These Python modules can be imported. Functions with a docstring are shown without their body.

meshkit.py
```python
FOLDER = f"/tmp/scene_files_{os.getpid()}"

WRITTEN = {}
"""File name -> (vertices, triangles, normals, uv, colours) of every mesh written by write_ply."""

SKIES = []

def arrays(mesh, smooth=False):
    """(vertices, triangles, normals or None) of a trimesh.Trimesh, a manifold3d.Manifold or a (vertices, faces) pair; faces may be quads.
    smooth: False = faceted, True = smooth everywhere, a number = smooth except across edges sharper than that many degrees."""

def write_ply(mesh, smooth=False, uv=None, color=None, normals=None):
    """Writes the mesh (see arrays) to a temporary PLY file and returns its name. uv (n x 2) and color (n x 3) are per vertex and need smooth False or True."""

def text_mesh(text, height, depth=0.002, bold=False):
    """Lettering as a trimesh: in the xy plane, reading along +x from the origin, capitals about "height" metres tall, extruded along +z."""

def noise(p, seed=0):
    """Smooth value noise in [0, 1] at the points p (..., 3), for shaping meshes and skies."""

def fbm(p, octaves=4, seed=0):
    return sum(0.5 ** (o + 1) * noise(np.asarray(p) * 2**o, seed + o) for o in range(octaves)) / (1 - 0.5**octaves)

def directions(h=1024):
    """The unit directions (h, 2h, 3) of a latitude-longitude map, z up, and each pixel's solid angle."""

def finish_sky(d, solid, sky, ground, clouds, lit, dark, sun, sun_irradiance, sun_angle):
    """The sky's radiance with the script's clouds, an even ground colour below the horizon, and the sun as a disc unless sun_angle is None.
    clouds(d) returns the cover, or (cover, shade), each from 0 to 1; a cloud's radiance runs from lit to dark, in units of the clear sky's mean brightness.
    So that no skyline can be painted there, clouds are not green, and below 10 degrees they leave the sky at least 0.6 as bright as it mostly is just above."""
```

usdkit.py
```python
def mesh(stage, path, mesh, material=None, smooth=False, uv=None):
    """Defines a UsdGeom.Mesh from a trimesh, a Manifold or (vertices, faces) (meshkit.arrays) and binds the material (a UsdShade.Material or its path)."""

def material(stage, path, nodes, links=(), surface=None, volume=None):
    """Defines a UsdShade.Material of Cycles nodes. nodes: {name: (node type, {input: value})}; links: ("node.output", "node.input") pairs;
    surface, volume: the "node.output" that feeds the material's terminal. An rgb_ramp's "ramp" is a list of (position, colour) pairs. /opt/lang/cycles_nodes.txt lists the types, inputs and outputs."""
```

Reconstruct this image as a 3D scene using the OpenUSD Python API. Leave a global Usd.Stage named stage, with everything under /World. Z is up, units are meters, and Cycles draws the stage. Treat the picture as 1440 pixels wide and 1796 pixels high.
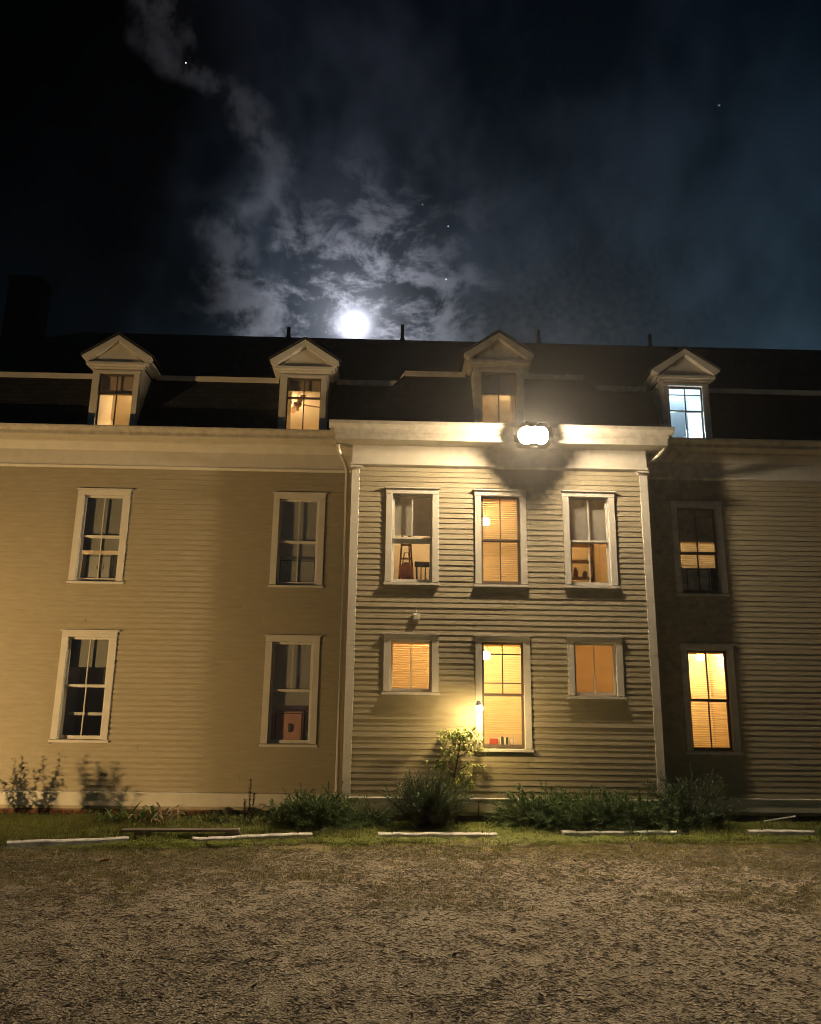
import math, random
import numpy as np
import trimesh, usdkit, meshkit
from pxr import Usd, UsdGeom, UsdLux, UsdShade, Gf, Sdf, Vt

rng = np.random.default_rng(7)
stage = Usd.Stage.CreateInMemory()
UsdGeom.SetStageUpAxis(stage, UsdGeom.Tokens.z)
UsdGeom.SetStageMetersPerUnit(stage, 1.0)
UsdGeom.Xform.Define(stage, '/World')
UsdGeom.Scope.Define(stage, '/World/Looks')

# ------------------------------------------------------------------ camera
CH = 1.86
pitch, yaw, roll, focal_px = 0.25076, 0.02564, 0.01286, 1450.0
cy, sy, cp, sp = math.cos(yaw), math.sin(yaw), math.cos(pitch), math.sin(pitch)
F = np.array([sy * cp, cy * cp, sp]); R = np.array([cy, -sy, 0.0]); U = np.cross(R, F)
R, U = math.cos(roll) * R + math.sin(roll) * U, -math.sin(roll) * R + math.cos(roll) * U
cam = UsdGeom.Camera.Define(stage, '/World/Camera')
cam.CreateHorizontalApertureAttr(36.0)
cam.CreateVerticalApertureAttr(36.0 * 1796 / 1440)
cam.CreateFocalLengthAttr(36.0 * focal_px / 1440)
cam.CreateClippingRangeAttr((0.05, 20000.0))
cam.CreateExposureAttr(0.0)
cam.AddTransformOp().Set(Gf.Matrix4d(*R, 0, *U, 0, *(-F), 0, 0, 0, CH, 1))

# ------------------------------------------------------------------ sky (moonlit night, broken cloud)
MOON = np.array([-0.0451, 0.8899, 0.4540]); MOON /= np.linalg.norm(MOON)
moon_el, moon_rot = math.asin(MOON[2]), math.atan2(MOON[0], MOON[1])


def sky_material():
    n, l = {}, []

    def math_(name, op, a, b=None, c=None):
        n[name] = ('math', {'math_type': op})
        for i, x in enumerate((a, b, c)):
            if isinstance(x, str):
                l.append((x, f'{name}.value{i + 1}'))
            elif x is not None:
                n[name][1][f'value{i + 1}'] = float(x)
        return name + '.value'

    def step(name, src, lo, hi, a=0.0, b=1.0):
        n[name] = ('map_range', {'range_type': 'smoothstep', 'from_min': lo, 'from_max': hi, 'to_min': a, 'to_max': b, 'clamp': True}); l.append((src, name + '.value'))
        return name + '.result'

    def noise(name, loc, scale, sc, detail=8.0, rough=0.6, dist=0.25):
        n[name + 'm'] = ('mapping', {'location': loc, 'scale': sc}); l.append(('dir.vector', name + 'm.vector'))
        n[name] = ('noise_texture', {'scale': scale, 'detail': detail, 'roughness': rough, 'distortion': dist}); l.append((name + 'm.vector', name + '.vector'))
        return name + '.fac'
    n['tc'] = ('texture_coordinate', {})
    n['dir'] = ('vector_math', {'math_type': 'normalize'}); l.append(('tc.generated', 'dir.vector1'))
    n['sep'] = ('separate_xyz', {}); l.append(('dir.vector', 'sep.vector'))
    # the moonlit air: the sky model with the moon in the sun's place, very faint, and a blue-grey glow that thickens towards the horizon
    n['sky'] = ('sky_texture', {'sky_type': 'single_scattering', 'sun_disc': False, 'sun_elevation': moon_el, 'sun_rotation': moon_rot, 'air_density': 1.0, 'aerosol_density': 1.0})
    n['skydim'] = ('vector_math', {'math_type': 'scale', 'scale': SKY}); l.append(('sky.color', 'skydim.vector1'))
    n['grad'] = ('rgb_ramp', {'ramp': [(0.0, (.016, .032, .047)), (.40, (.0155, .032, .047)), (.47, (.0095, .0205, .0320)), (.55, (.0042, .0105, .0175)), (.66, (.0010, .0038, .0075)), (.80, (.0003, .0012, .0034)), (1.0, (.0003, .0010, .0030))]}); l.append(('sep.z', 'grad.fac'))
    n['dot'] = ('vector_math', {'math_type': 'dot_product', 'vector2': tuple(MOON)}); l.append(('dir.vector', 'dot.vector1'))
    dc = math_('dotc', 'maximum', 'dot.value', 0.0)
    g0, g1, g2, g3 = (math_(k, 'power', dc, p_) for k, p_ in (('g0', 8000.0), ('g1', 900.0), ('g2', 210.0), ('g3', 14.0)))
    # ragged cumulus lit from behind near the moon
    f1 = noise('n1', (3.1, 0.4, 1.7), 13.5, (1.0, 1.0, 1.7), 7.0, 0.66, 0.35)
    c1 = step('c1', f1, 0.46, 0.66)
    # broad veils
    f2 = noise('n2', (7.3, 2.9, 5.2), 4.2, (1.25, 1.0, 0.7), 4.0, 0.58, 0.0)
    c2 = step('c2', f2, 0.42, 0.68)
    # a tall torn streamer of cloud left of the moon: u = x/y, v = z/y
    u = math_('u', 'divide', 'sep.x', 'sep.y'); v = math_('v', 'divide', 'sep.z', 'sep.y')
    vn = math_('vn', 'divide', v, 1.2)
    path = [(PV[i] / 1.2, (PU[i] + .5,) * 3) for i in range(len(PV))]
    n['path'] = ('rgb_ramp', {'ramp': path}); l.append((vn, 'path.fac'))
    n['pathr'] = ('separate_xyz', {}); l.append(('path.color', 'pathr.vector'))
    f4 = noise('n4', (2.2, 8.1, 0.3), 13.0, (1.0, 1.0, 0.7), 4.0, 0.6, 0.0)
    off = math_('off', 'multiply_add', f4, 0.16, -0.08)
    du = math_('du', 'absolute', math_('du0', 'add', math_('du1', 'subtract', math_('u5', 'add', u, 0.5), 'pathr.x'), off))
    band = step('band', du, 0.0, 0.050, 1.0, 0.0)
    f5 = noise('n5', (5.2, 1.1, 9.3), 17.0, (1.2, 1.0, 0.8), 5.0, 0.62, 0.0)
    streamer = math_('streamer', 'multiply', math_('st1', 'multiply', band, step('st2', f5, 0.40, 0.60, 0.08, 1.0)), step('st3', v, 0.40, 0.95, 1.0, 0.30))
    t0 = math_('t0', 'multiply', g0, 2.2)
    t1 = math_('t1', 'multiply', math_('t1a', 'multiply', g1, math_('t1b', 'multiply_add', c1, 0.75, 0.40)), 0.55)
    t2 = math_('t2', 'multiply', math_('t2a', 'multiply', g2, math_('t2b', 'multiply_add', c1, 1.0, 0.05)), 0.46)
    t3 = math_('t3', 'multiply', math_('t3a', 'multiply', g3, c2), 0.016)
    t4 = math_('t4', 'multiply', streamer, 0.062)
    s1 = math_('s1', 'add', math_('s0', 'add', t0, t1), t2); s2 = math_('s2', 'add', s1, t4)
    n['cloudcol'] = ('combine_xyz', {})
    for k, w in (('x', 0.91), ('y', 0.93), ('z', 1.09)):
        l.append((math_('cc' + k, 'multiply', s2, w), 'cloudcol.' + k))
    # veils also modulate the blue glow
    vm = math_('vm', 'multiply_add', c2, 0.75, 0.72)
    n['gradv'] = ('vector_math', {'math_type': 'scale'}); l += [('grad.color', 'gradv.vector1'), (vm, 'gradv.scale')]
    n['veil'] = ('combine_xyz', {})
    for k, w in (('x', 1.02), ('y', 0.90), ('z', 1.12)):
        l.append((math_('vc' + k, 'multiply', t3, w), 'veil.' + k))
    n['sumv'] = ('vector_math', {'math_type': 'add'}); l += [('skydim.vector', 'sumv.vector1'), ('veil.vector', 'sumv.vector2')]
    n['sum0'] = ('vector_math', {'math_type': 'add'}); l += [('sumv.vector', 'sum0.vector1'), ('gradv.vector', 'sum0.vector2')]
    # a thick dark cloud bank over the western part of the sky
    fb = noise('nb', (0.0, 0.0, 0.0), 5.0, (1, 1, 1), 3.0, 0.55, 0.0)
    bx = math_('bx', 'add', u, math_('bx0', 'multiply_add', fb, 0.30, -0.15))
    bank = step('bank', bx, -0.36, -0.10, 0.05, 1.0)
    n['dim'] = ('vector_math', {'math_type': 'scale'}); l += [('sum0.vector', 'dim.vector1'), (bank, 'dim.scale')]
    n['out'] = ('vector_math', {'math_type': 'add'}); l += [('dim.vector', 'out.vector1'), ('cloudcol.vector', 'out.vector2')]
    n['bg'] = ('background_shader', {'strength': 1.0}); l.append(('out.vector', 'bg.color'))
    return usdkit.material(stage, '/World/Looks/night_sky', n, l, surface='bg.background')


PV = [0.0, 0.50, 0.573, 0.630, 0.658, 0.705, 0.778, 0.842, 0.888, 0.935, 1.025, 1.2]
PU = [-0.17, -0.185, -0.203, -0.228, -0.228, -0.178, -0.172, -0.216, -0.275, -0.325, -0.352, -0.37]
SKY = 0.00010
dome = UsdLux.DomeLight.Define(stage, '/World/sky')
UsdShade.MaterialBindingAPI.Apply(dome.GetPrim()).Bind(sky_material())
dome.GetPrim().SetCustomDataByKey('kind', 'structure')
# moonlight
ml = UsdLux.DistantLight.Define(stage, '/World/moonlight')
ml.CreateIntensityAttr(0.012); ml.CreateAngleAttr(0.5); ml.CreateColorAttr((0.85, 0.92, 1.0)); ml.CreateNormalizeAttr(True)
zz = MOON; xx = np.cross([0, 0, 1.0], zz); xx /= np.linalg.norm(xx); yy = np.cross(zz, xx)
ml.AddTransformOp().Set(Gf.Matrix4d(*xx, 0, *yy, 0, *zz, 0, 0, 0, 0, 1))

# lamp powers (radiance of the glowing surface)
FLOOD = 5900.0
WALL_LAMP = 950.0
YARD_LAMP = 60000.0
MOON_GLOW = 26.0
HAZE = 0.00026
HAZE_ON = True

# ------------------------------------------------------------------ helpers
_count = {}


def unique(path):
    k = _count.get(path, 0); _count[path] = k + 1
    return path if k == 0 else f'{path}_{k:03d}'


def P(parent):
    return '/World' if parent is None else str(parent.GetPath())


def obj(name, mesh, m, parent=None, smooth=False):
    if isinstance(mesh, MB):
        mesh = mesh.get()
    return usdkit.mesh(stage, unique(P(parent) + '/' + name), mesh, M[m] if isinstance(m, str) else m, smooth).GetPrim()


def tag(o, label=None, cat=None, group=None, kind=None):
    for k, v in (('label', label), ('category', cat), ('group', group), ('kind', kind)):
        if v:
            o.SetCustomDataByKey(k, v)
    return o


def group(name, parent=None, loc=None, rz=None):
    x = UsdGeom.Xform.Define(stage, unique(P(parent) + '/' + name))
    if loc is not None:
        x.AddTranslateOp().Set(Gf.Vec3d(*map(float, loc)))
    if rz is not None:
        x.AddRotateZOp().Set(float(rz))
    return x.GetPrim()


def thing(name, label, cat, loc=None, rz=None, grp=None):
    return tag(group(name, None, loc, rz), label, cat, grp)


class MB:
    """collects triangles"""
    def __init__(self):
        self.v, self.f, self.n = [], [], 0

    def add(self, v, f):
        v = np.asarray(v, float).reshape(-1, 3); f = np.asarray(f, int)
        if f.shape[1] == 4:
            f = np.vstack([f[:, [0, 1, 2]], f[:, [0, 2, 3]]])
        self.v.append(v); self.f.append(f + self.n); self.n += len(v)
        return self

    def get(self):
        return (np.vstack(self.v), np.vstack(self.f))

    def box(self, x0, x1, y0, y1, z0, z1, c=0.0):
        """box; c chamfers the edges"""
        if c:
            m = trimesh.creation.box([1, 1, 1])
            s = []
            for sx in (0, 1):
                for sy_ in (0, 1):
                    for sz in (0, 1):
                        X = (x0, x1)[sx]; Y = (y0, y1)[sy_]; Z = (z0, z1)[sz]
                        dx, dy, dz = (c, -c)[sx], (c, -c)[sy_], (c, -c)[sz]
                        s += [(X, Y + dy, Z + dz), (X + dx, Y, Z + dz), (X + dx, Y + dy, Z)]
            h = trimesh.convex.convex_hull(np.array(s))
            return self.add(h.vertices, h.faces)
        v = [(x0, y0, z0), (x1, y0, z0), (x1, y1, z0), (x0, y1, z0), (x0, y0, z1), (x1, y0, z1), (x1, y1, z1), (x0, y1, z1)]
        f = [(0, 3, 2, 1), (4, 5, 6, 7), (0, 1, 5, 4), (1, 2, 6, 5), (2, 3, 7, 6), (3, 0, 4, 7)]
        return self.add(v, f)

    def prism_x(self, prof, x0, x1):
        """profile of (y, z) points, counter-clockwise seen from +x, run along x; convex"""
        n = len(prof)
        v = [(x0, y, z) for y, z in prof] + [(x1, y, z) for y, z in prof]
        f = [(i, (i + 1) % n, n + (i + 1) % n) for i in range(n)] + [(i, n + (i + 1) % n, n + i) for i in range(n)]
        f += [(0, i + 1, i) for i in range(1, n - 1)] + [(n, n + i, n + i + 1) for i in range(1, n - 1)]
        # outward orientation
        t = trimesh.Trimesh(v, f, process=False)
        if t.volume < 0:
            f = [(a, c_, b) for a, b, c_ in f]
        return self.add(v, f)

    def hull(self, pts):
        h = trimesh.convex.convex_hull(np.array(pts, float))
        return self.add(h.vertices, h.faces)

    def tube(self, pts, r, seg=8, cap=True):
        pts = np.array(pts, float); r = np.broadcast_to(r, len(pts))
        t = np.gradient(pts, axis=0); t /= np.linalg.norm(t, axis=1, keepdims=True)
        a = np.array([0, 0, 1.0]) if abs(t[0][2]) < 0.9 else np.array([1.0, 0, 0])
        v = []
        for p_, d, rr in zip(pts, t, r):
            u = np.cross(a, d); u /= np.linalg.norm(u); w = np.cross(d, u)
            an = np.arange(seg) / seg * 2 * np.pi
            v.append(p_ + rr * (np.cos(an)[:, None] * u + np.sin(an)[:, None] * w))
        f = []
        for i in range(len(pts) - 1):
            for k in range(seg):
                a0, a1 = i * seg + k, i * seg + (k + 1) % seg
                f += [(a0, a1, a1 + seg), (a0, a1 + seg, a0 + seg)]
        v = np.vstack(v)
        if cap:
            v = np.vstack([v, pts[0], pts[-1]]); b = len(v) - 2
            L = (len(pts) - 1) * seg
            f += [(b, (k + 1) % seg, k) for k in range(seg)] + [(b + 1, L + k, L + (k + 1) % seg) for k in range(seg)]
        return self.add(v, f)

    def tm(self, m, T=None):
        v = np.array(m.vertices)
        if T is not None:
            v = v @ np.asarray(T)[:3, :3].T + np.asarray(T)[:3, 3]
        return self.add(v, m.faces)


def frame_to(n_, up=(0, 0, 1)):
    """4x4 whose z axis is n_"""
    n_ = np.array(n_, float); n_ /= np.linalg.norm(n_)
    x = np.cross(up, n_); x /= np.linalg.norm(x); y = np.cross(n_, x)
    T = np.eye(4); T[:3, 0], T[:3, 1], T[:3, 2] = x, y, n_
    return T


# ------------------------------------------------------------------ materials
M = {}


def mat(name, col, rough=0.6, var=0.15, scale=6.0, bump=0.0, bscale=40.0, spec=0.5, metal=0.0, island=0.0, stretch=(1, 1, 1), detail=5.0, col2=None):
    n = {'geo': ('geometry', {}), 'map': ('mapping', {'scale': stretch}),
         'n': ('noise_texture', {'scale': scale, 'detail': detail, 'roughness': 0.6}),
         'p': ('principled_bsdf', {'roughness': rough, 'specular_ior_level': spec, 'metallic': metal})}
    l = [('geo.position', 'map.vector'), ('map.vector', 'n.vector')]
    c = np.array(col, float); lo = c * (1 - var) if col2 is None else np.array(col2, float); hi = np.clip(c * (1 + var), 0, 0.95) if col2 is None else c
    n['r'] = ('rgb_ramp', {'ramp': [(0.3, tuple(lo)), (0.7, tuple(hi))]}); l.append(('n.fac', 'r.fac'))
    out = 'r.color'
    if island:
        n['mi'] = ('map_range', {'from_min': 0.0, 'from_max': 1.0, 'to_min': 1 - island, 'to_max': 1 + island}); l.append(('geo.random_per_island', 'mi.value'))
        n['sc'] = ('vector_math', {'math_type': 'scale'}); l += [(out, 'sc.vector1'), ('mi.result', 'sc.scale')]
        out = 'sc.vector'
    l.append((out, 'p.base_color'))
    if bump:
        n['nb'] = ('noise_texture', {'scale': bscale, 'detail': 4.0}); l.append(('map.vector', 'nb.vector'))
        n['b'] = ('bump', {'strength': 1.0, 'distance': bump}); l += [('nb.fac', 'b.height'), ('b.normal', 'p.normal')]
    M[name] = usdkit.material(stage, '/World/Looks/' + name, n, l, surface='p.BSDF')


def emit(name, col, strength):
    M[name] = usdkit.material(stage, '/World/Looks/' + name, {'e': ('emission', {'color': col, 'strength': strength})}, [], surface='e.emission')


def leaf_mat(name, col, col2, trans=0.35, rough=0.45):
    n = {'geo': ('geometry', {}), 'r': ('rgb_ramp', {'ramp': [(0.0, col2), (1.0, col)]}),
         'p': ('principled_bsdf', {'roughness': rough, 'specular_ior_level': 0.4}), 't': ('translucent_bsdf', {}), 'm': ('mix_closure', {'fac': trans})}
    l = [('geo.random_per_island', 'r.fac'), ('r.color', 'p.base_color'), ('r.color', 't.color'), ('p.BSDF', 'm.closure1'), ('t.BSDF', 'm.closure2')]
    M[name] = usdkit.material(stage, '/World/Looks/' + name, n, l, surface='m.closure')


mat('clapboard_paint', (0.31, 0.268, 0.178), 0.55, 0.10, 3.0, 0.0012, 30.0, 0.35, stretch=(1, 1, 6), island=0.07)
mat('trim_paint', (0.48, 0.45, 0.385), 0.5, 0.07, 4.0, 0.0008, 40.0, 0.35)
mat('worn_trim_paint', (0.40, 0.37, 0.31), 0.55, 0.20, 7.0, 0.002, 25.0, 0.3)
mat('sash_paint', (0.48, 0.46, 0.40), 0.45, 0.06, 6.0)
mat('dark_sash_paint', (0.10, 0.075, 0.055), 0.5, 0.1, 6.0)
mat('sheathing', (0.30, 0.26, 0.18), 0.8)
mat('room_plaster', (0.60, 0.53, 0.40), 0.8, 0.05, 2.0)
mat('room_white', (0.60, 0.64, 0.68), 0.8, 0.04, 2.0)
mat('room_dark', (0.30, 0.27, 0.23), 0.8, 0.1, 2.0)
mat('brick_red', (0.20, 0.075, 0.045), 0.85, 0.3, 9.0, 0.003, 60.0, 0.2, island=0.3)
mat('mortar', (0.20, 0.17, 0.14), 0.9, 0.2, 12.0, 0.002, 80.0, 0.2)
mat('foundation_stone', (0.10, 0.085, 0.07), 0.9, 0.3, 5.0, 0.01, 18.0, 0.2)
mat('galvanised', (0.36, 0.35, 0.33), 0.45, 0.15, 9.0, metal=0.5)
mat('lamp_housing', (0.10, 0.095, 0.085), 0.5, 0.1)
mat('pipe_black', (0.02, 0.02, 0.022), 0.6)
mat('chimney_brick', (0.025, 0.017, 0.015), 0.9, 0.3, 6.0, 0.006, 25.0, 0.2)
mat('appliance_grey', (0.36, 0.34, 0.31), 0.5, 0.08)
mat('appliance_dark', (0.05, 0.048, 0.046), 0.5, 0.08)
mat('appliance_rose', (0.52, 0.28, 0.21), 0.5, 0.08)
mat('wood_brown', (0.16, 0.08, 0.04), 0.5, 0.3, 5.0, stretch=(1, 1, 8))
mat('wood_pale', (0.45, 0.29, 0.14), 0.55, 0.2, 6.0)
mat('chair_grey', (0.13, 0.13, 0.12), 0.5, 0.2)
mat('terracotta_cloth', (0.50, 0.22, 0.14), 0.8, 0.2)
mat('weathered_timber', (0.17, 0.14, 0.11), 0.85, 0.35, 8.0, 0.004, 60.0, 0.2, stretch=(0.3, 4, 4))
mat('white_timber', (0.62, 0.60, 0.56), 0.75, 0.25, 9.0, 0.004, 40.0, 0.25)
mat('rusty_iron', (0.09, 0.05, 0.035), 0.8, 0.4, 20.0)
mat('dry_leaf', (0.30, 0.15, 0.07), 0.7, 0.3, 20.0)
mat('book_red', (0.35, 0.05, 0.03), 0.6); mat('book_pale', (0.6, 0.52, 0.4), 0.6); mat('book_dark', (0.05, 0.06, 0.05), 0.6)
mat('bark', (0.10, 0.075, 0.05), 0.9, 0.3, 30.0)
mat('stem_green', (0.07, 0.09, 0.03), 0.7, 0.3, 30.0)
leaf_mat('tree_leaf', (0.60, 0.62, 0.26), (0.36, 0.41, 0.14), 0.5)
leaf_mat('yew_leaf', (0.17, 0.21, 0.08), (0.06, 0.09, 0.04), 0.3)
leaf_mat('juniper_leaf', (0.25, 0.33, 0.11), (0.08, 0.13, 0.045), 0.3)
leaf_mat('fern_leaf', (0.21, 0.26, 0.09), (0.09, 0.13, 0.05), 0.35)
leaf_mat('weed_leaf', (0.29, 0.32, 0.11), (0.14, 0.18, 0.05), 0.4)
leaf_mat('strap_leaf', (0.26, 0.28, 0.14), (0.08, 0.13, 0.05), 0.2)
leaf_mat('dead_leaf', (0.60, 0.50, 0.34), (0.30, 0.23, 0.14), 0.25, 0.7)
leaf_mat('dock_seed', (0.16, 0.06, 0.03), (0.08, 0.03, 0.02), 0.1, 0.8)
leaf_mat('grass_blade', (0.36, 0.35, 0.09), (0.15, 0.16, 0.04), 0.45)
leaf_mat('clover_leaf', (0.52, 0.54, 0.13), (0.24, 0.28, 0.07), 0.35)
leaf_mat('dry_grass_blade', (0.46, 0.36, 0.18), (0.20, 0.17, 0.07), 0.3, 0.7)
emit('flood_glow', (1.0, 0.76, 0.47), FLOOD)
emit('flood_glow_dimmer', (1.0, 0.78, 0.52), FLOOD * 0.68)
emit('flood_glow_front', (1.0, 0.78, 0.50), FLOOD * 0.22)
emit('wall_lamp_glow', (1.0, 0.70, 0.30), WALL_LAMP)
emit('yard_lamp_glow', (1.0, 0.64, 0.27), YARD_LAMP)
emit('moon_glow', (1.0, 0.97, 0.90), MOON_GLOW)
emit('star_glow', (0.75, 0.88, 1.0), 3.0)
# window glass: see-through, with a reflection that grows at glancing angles
M['window_glass'] = usdkit.material(stage, '/World/Looks/window_glass', {
    'w': ('layer_weight', {'blend': 0.5}), 'p5': ('math', {'math_type': 'power', 'value2': 5.0}), 'f': ('math', {'math_type': 'multiply_add', 'value2': 0.9, 'value3': 0.035}),
    't': ('transparent_bsdf', {'color': (0.95, 0.96, 0.95)}), 'g': ('glossy_bsdf', {'color': (0.9, 0.9, 0.9), 'roughness': 0.03}), 'm': ('mix_closure', {})},
    [('w.facing', 'p5.value1'), ('p5.value', 'f.value1'), ('f.value', 'm.fac'), ('t.BSDF', 'm.closure1'), ('g.BSDF', 'm.closure2')], surface='m.closure')


def cloth(name, col, trans):
    M[name] = usdkit.material(stage, '/World/Looks/' + name, {
        'd': ('diffuse_bsdf', {'color': col}), 't': ('translucent_bsdf', {'color': col}), 'm': ('mix_closure', {'fac': trans})},
        [('d.BSDF', 'm.closure1'), ('t.BSDF', 'm.closure2')], surface='m.closure')


cloth('blind_cream', (0.80, 0.68, 0.46), 0.55)
cloth('blind_yellow', (0.85, 0.70, 0.38), 0.55)
cloth('blind_orange', (0.82, 0.62, 0.38), 0.5)
cloth('shade_orange', (0.82, 0.68, 0.47), 0.55)
cloth('shade_grey', (0.55, 0.53, 0.48), 0.5)
cloth('shade_dark', (0.28, 0.27, 0.24), 0.2)
cloth('shade_tan', (0.52, 0.40, 0.28), 0.12)


def roof_material(name, col):
    n = {'geo': ('geometry', {}), 'sx': ('separate_xyz', {}), 'cx': ('combine_xyz', {}),
         'b': ('brick_texture', {'scale': 1.0, 'brick_width': 0.26, 'row_height': 0.13, 'mortar_size': 0.008, 'color1': tuple(np.array(col) * 0.75), 'color2': tuple(np.array(col) * 1.25), 'mortar': tuple(np.array(col) * 0.4)}),
         'bump': ('bump', {'distance': 0.012, 'invert': True}), 'p': ('principled_bsdf', {'roughness': 0.75, 'specular_ior_level': 0.25})}
    l = [('geo.position', 'sx.vector'), ('sx.x', 'cx.x'), ('sx.z', 'cx.y'), ('cx.vector', 'b.vector'), ('b.color', 'p.base_color'), ('b.fac', 'bump.height'), ('bump.normal', 'p.normal')]
    M[name] = usdkit.material(stage, '/World/Looks/' + name, n, l, surface='p.BSDF')


roof_material('slate_roof', (0.030, 0.029, 0.029))

# ------------------------------------------------------------------ ground


def gheight(x, y):
    x, y = np.asarray(x, float), np.asarray(y, float)
    t = np.clip((y - 13.5) / 3.0, 0, 1); t = t * t * (3 - 2 * t)
    p3 = np.stack([x * 0.5, y * 0.5, 0 * x], -1)
    p4 = np.stack([x * 3.0, y * 3.0, 0 * x], -1)
    near = np.clip(1 - np.abs(y - 10) / 14, 0, 1)
    return 0.03 * t + near * (0.03 * (meshkit.fbm(p3, 3, 5) - 0.5) + 0.004 * (meshkit.fbm(p4, 3, 9) - 0.5))


def axis(lo, hi, a, b, step):
    left = lo + (a - lo) * (1 - np.linspace(1, 0, 14)[:-1] ** 2)
    right = b + (hi - b) * np.linspace(0, 1, 14)[1:] ** 2
    return np.concatenate([left, np.arange(a, b + 1e-6, step), right])


gx = axis(-80, 80, -9, 10, 0.11); gy = axis(-40, 80, 4.5, 17.4, 0.1)
X, Y = np.meshgrid(gx, gy)
Zg = gheight(X, Y)
idx = np.arange(X.size).reshape(X.shape)
q = np.stack([idx[:-1, :-1], idx[:-1, 1:], idx[1:, 1:], idx[1:, :-1]], -1).reshape(-1, 4)
gn = {'geo': ('geometry', {}), 'sx': ('separate_xyz', {}),
      'n1': ('noise_texture', {'scale': 0.9, 'detail': 5.0, 'roughness': 0.6}),
      'n2': ('noise_texture', {'scale': 28.0, 'detail': 6.0, 'roughness': 0.7}),
      'v': ('voronoi_texture', {'scale': 45.0}),
      'rg': ('rgb_ramp', {'ramp': [(0.28, (0.16, 0.14, 0.10)), (0.5, (0.285, 0.25, 0.185)), (0.75, (0.44, 0.39, 0.30))]}),
      'rs': ('rgb_ramp', {'ramp': [(0.3, (0.13, 0.11, 0.05)), (0.7, (0.30, 0.25, 0.12))]}),
      'my': ('math', {'math_type': 'multiply_add', 'value2': 2.6, 'value3': -1.3}), 'ay': ('math', {'math_type': 'add'}),
      'mk': ('map_range', {'range_type': 'smoothstep', 'from_min': 11.6, 'from_max': 14.2, 'clamp': True}),
      'mix': ('mix', {}), 'tone': ('mix', {'mix_type': 'multiply', 'fac': 0.5}), 'rt': ('rgb_ramp', {'ramp': [(0.3, (0.62, 0.58, 0.54)), (0.7, (1, 1, 1))]}),
      'bump': ('bump', {'distance': 0.02}), 'p': ('principled_bsdf', {'roughness': 0.9, 'specular_ior_level': 0.2})}
gl = [('geo.position', 'n1.vector'), ('geo.position', 'n2.vector'), ('geo.position', 'v.vector'), ('geo.position', 'sx.vector'), ('n2.fac', 'rg.fac'), ('n2.fac', 'rs.fac'),
      ('n1.fac', 'my.value1'), ('my.value', 'ay.value1'), ('sx.y', 'ay.value2'), ('ay.value', 'mk.value'), ('mk.result', 'mix.fac'), ('rg.color', 'mix.color1'), ('rs.color', 'mix.color2'),
      ('n1.fac', 'rt.fac'), ('mix.color', 'tone.color1'), ('rt.color', 'tone.color2'), ('tone.color', 'p.base_color'), ('v.distance', 'bump.height'), ('bump.normal', 'p.normal')]
M['gravel_ground'] = usdkit.material(stage, '/World/Looks/gravel_ground', gn, gl, surface='p.BSDF')
tag(obj('ground', (np.stack([X.ravel(), Y.ravel(), Zg.ravel()], 1), q), 'gravel_ground', smooth=True), kind='structure')

# ------------------------------------------------------------------ the house
WY = 17.0            # plane of the wings' sheathing
BY = 16.43           # plane of the projecting bay's sheathing
XL, XR = -12.6, 18.5   # ends of the house
BX0, BX1 = -0.774, 5.324
DEPTH = 11.0
ZS, ZF = 0.53, 7.04  # foot and top of the siding
house = thing('clapboard_house', 'long two-storey cream clapboard house with dark mansard roof, dormers and projecting centre section', 'house')

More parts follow.
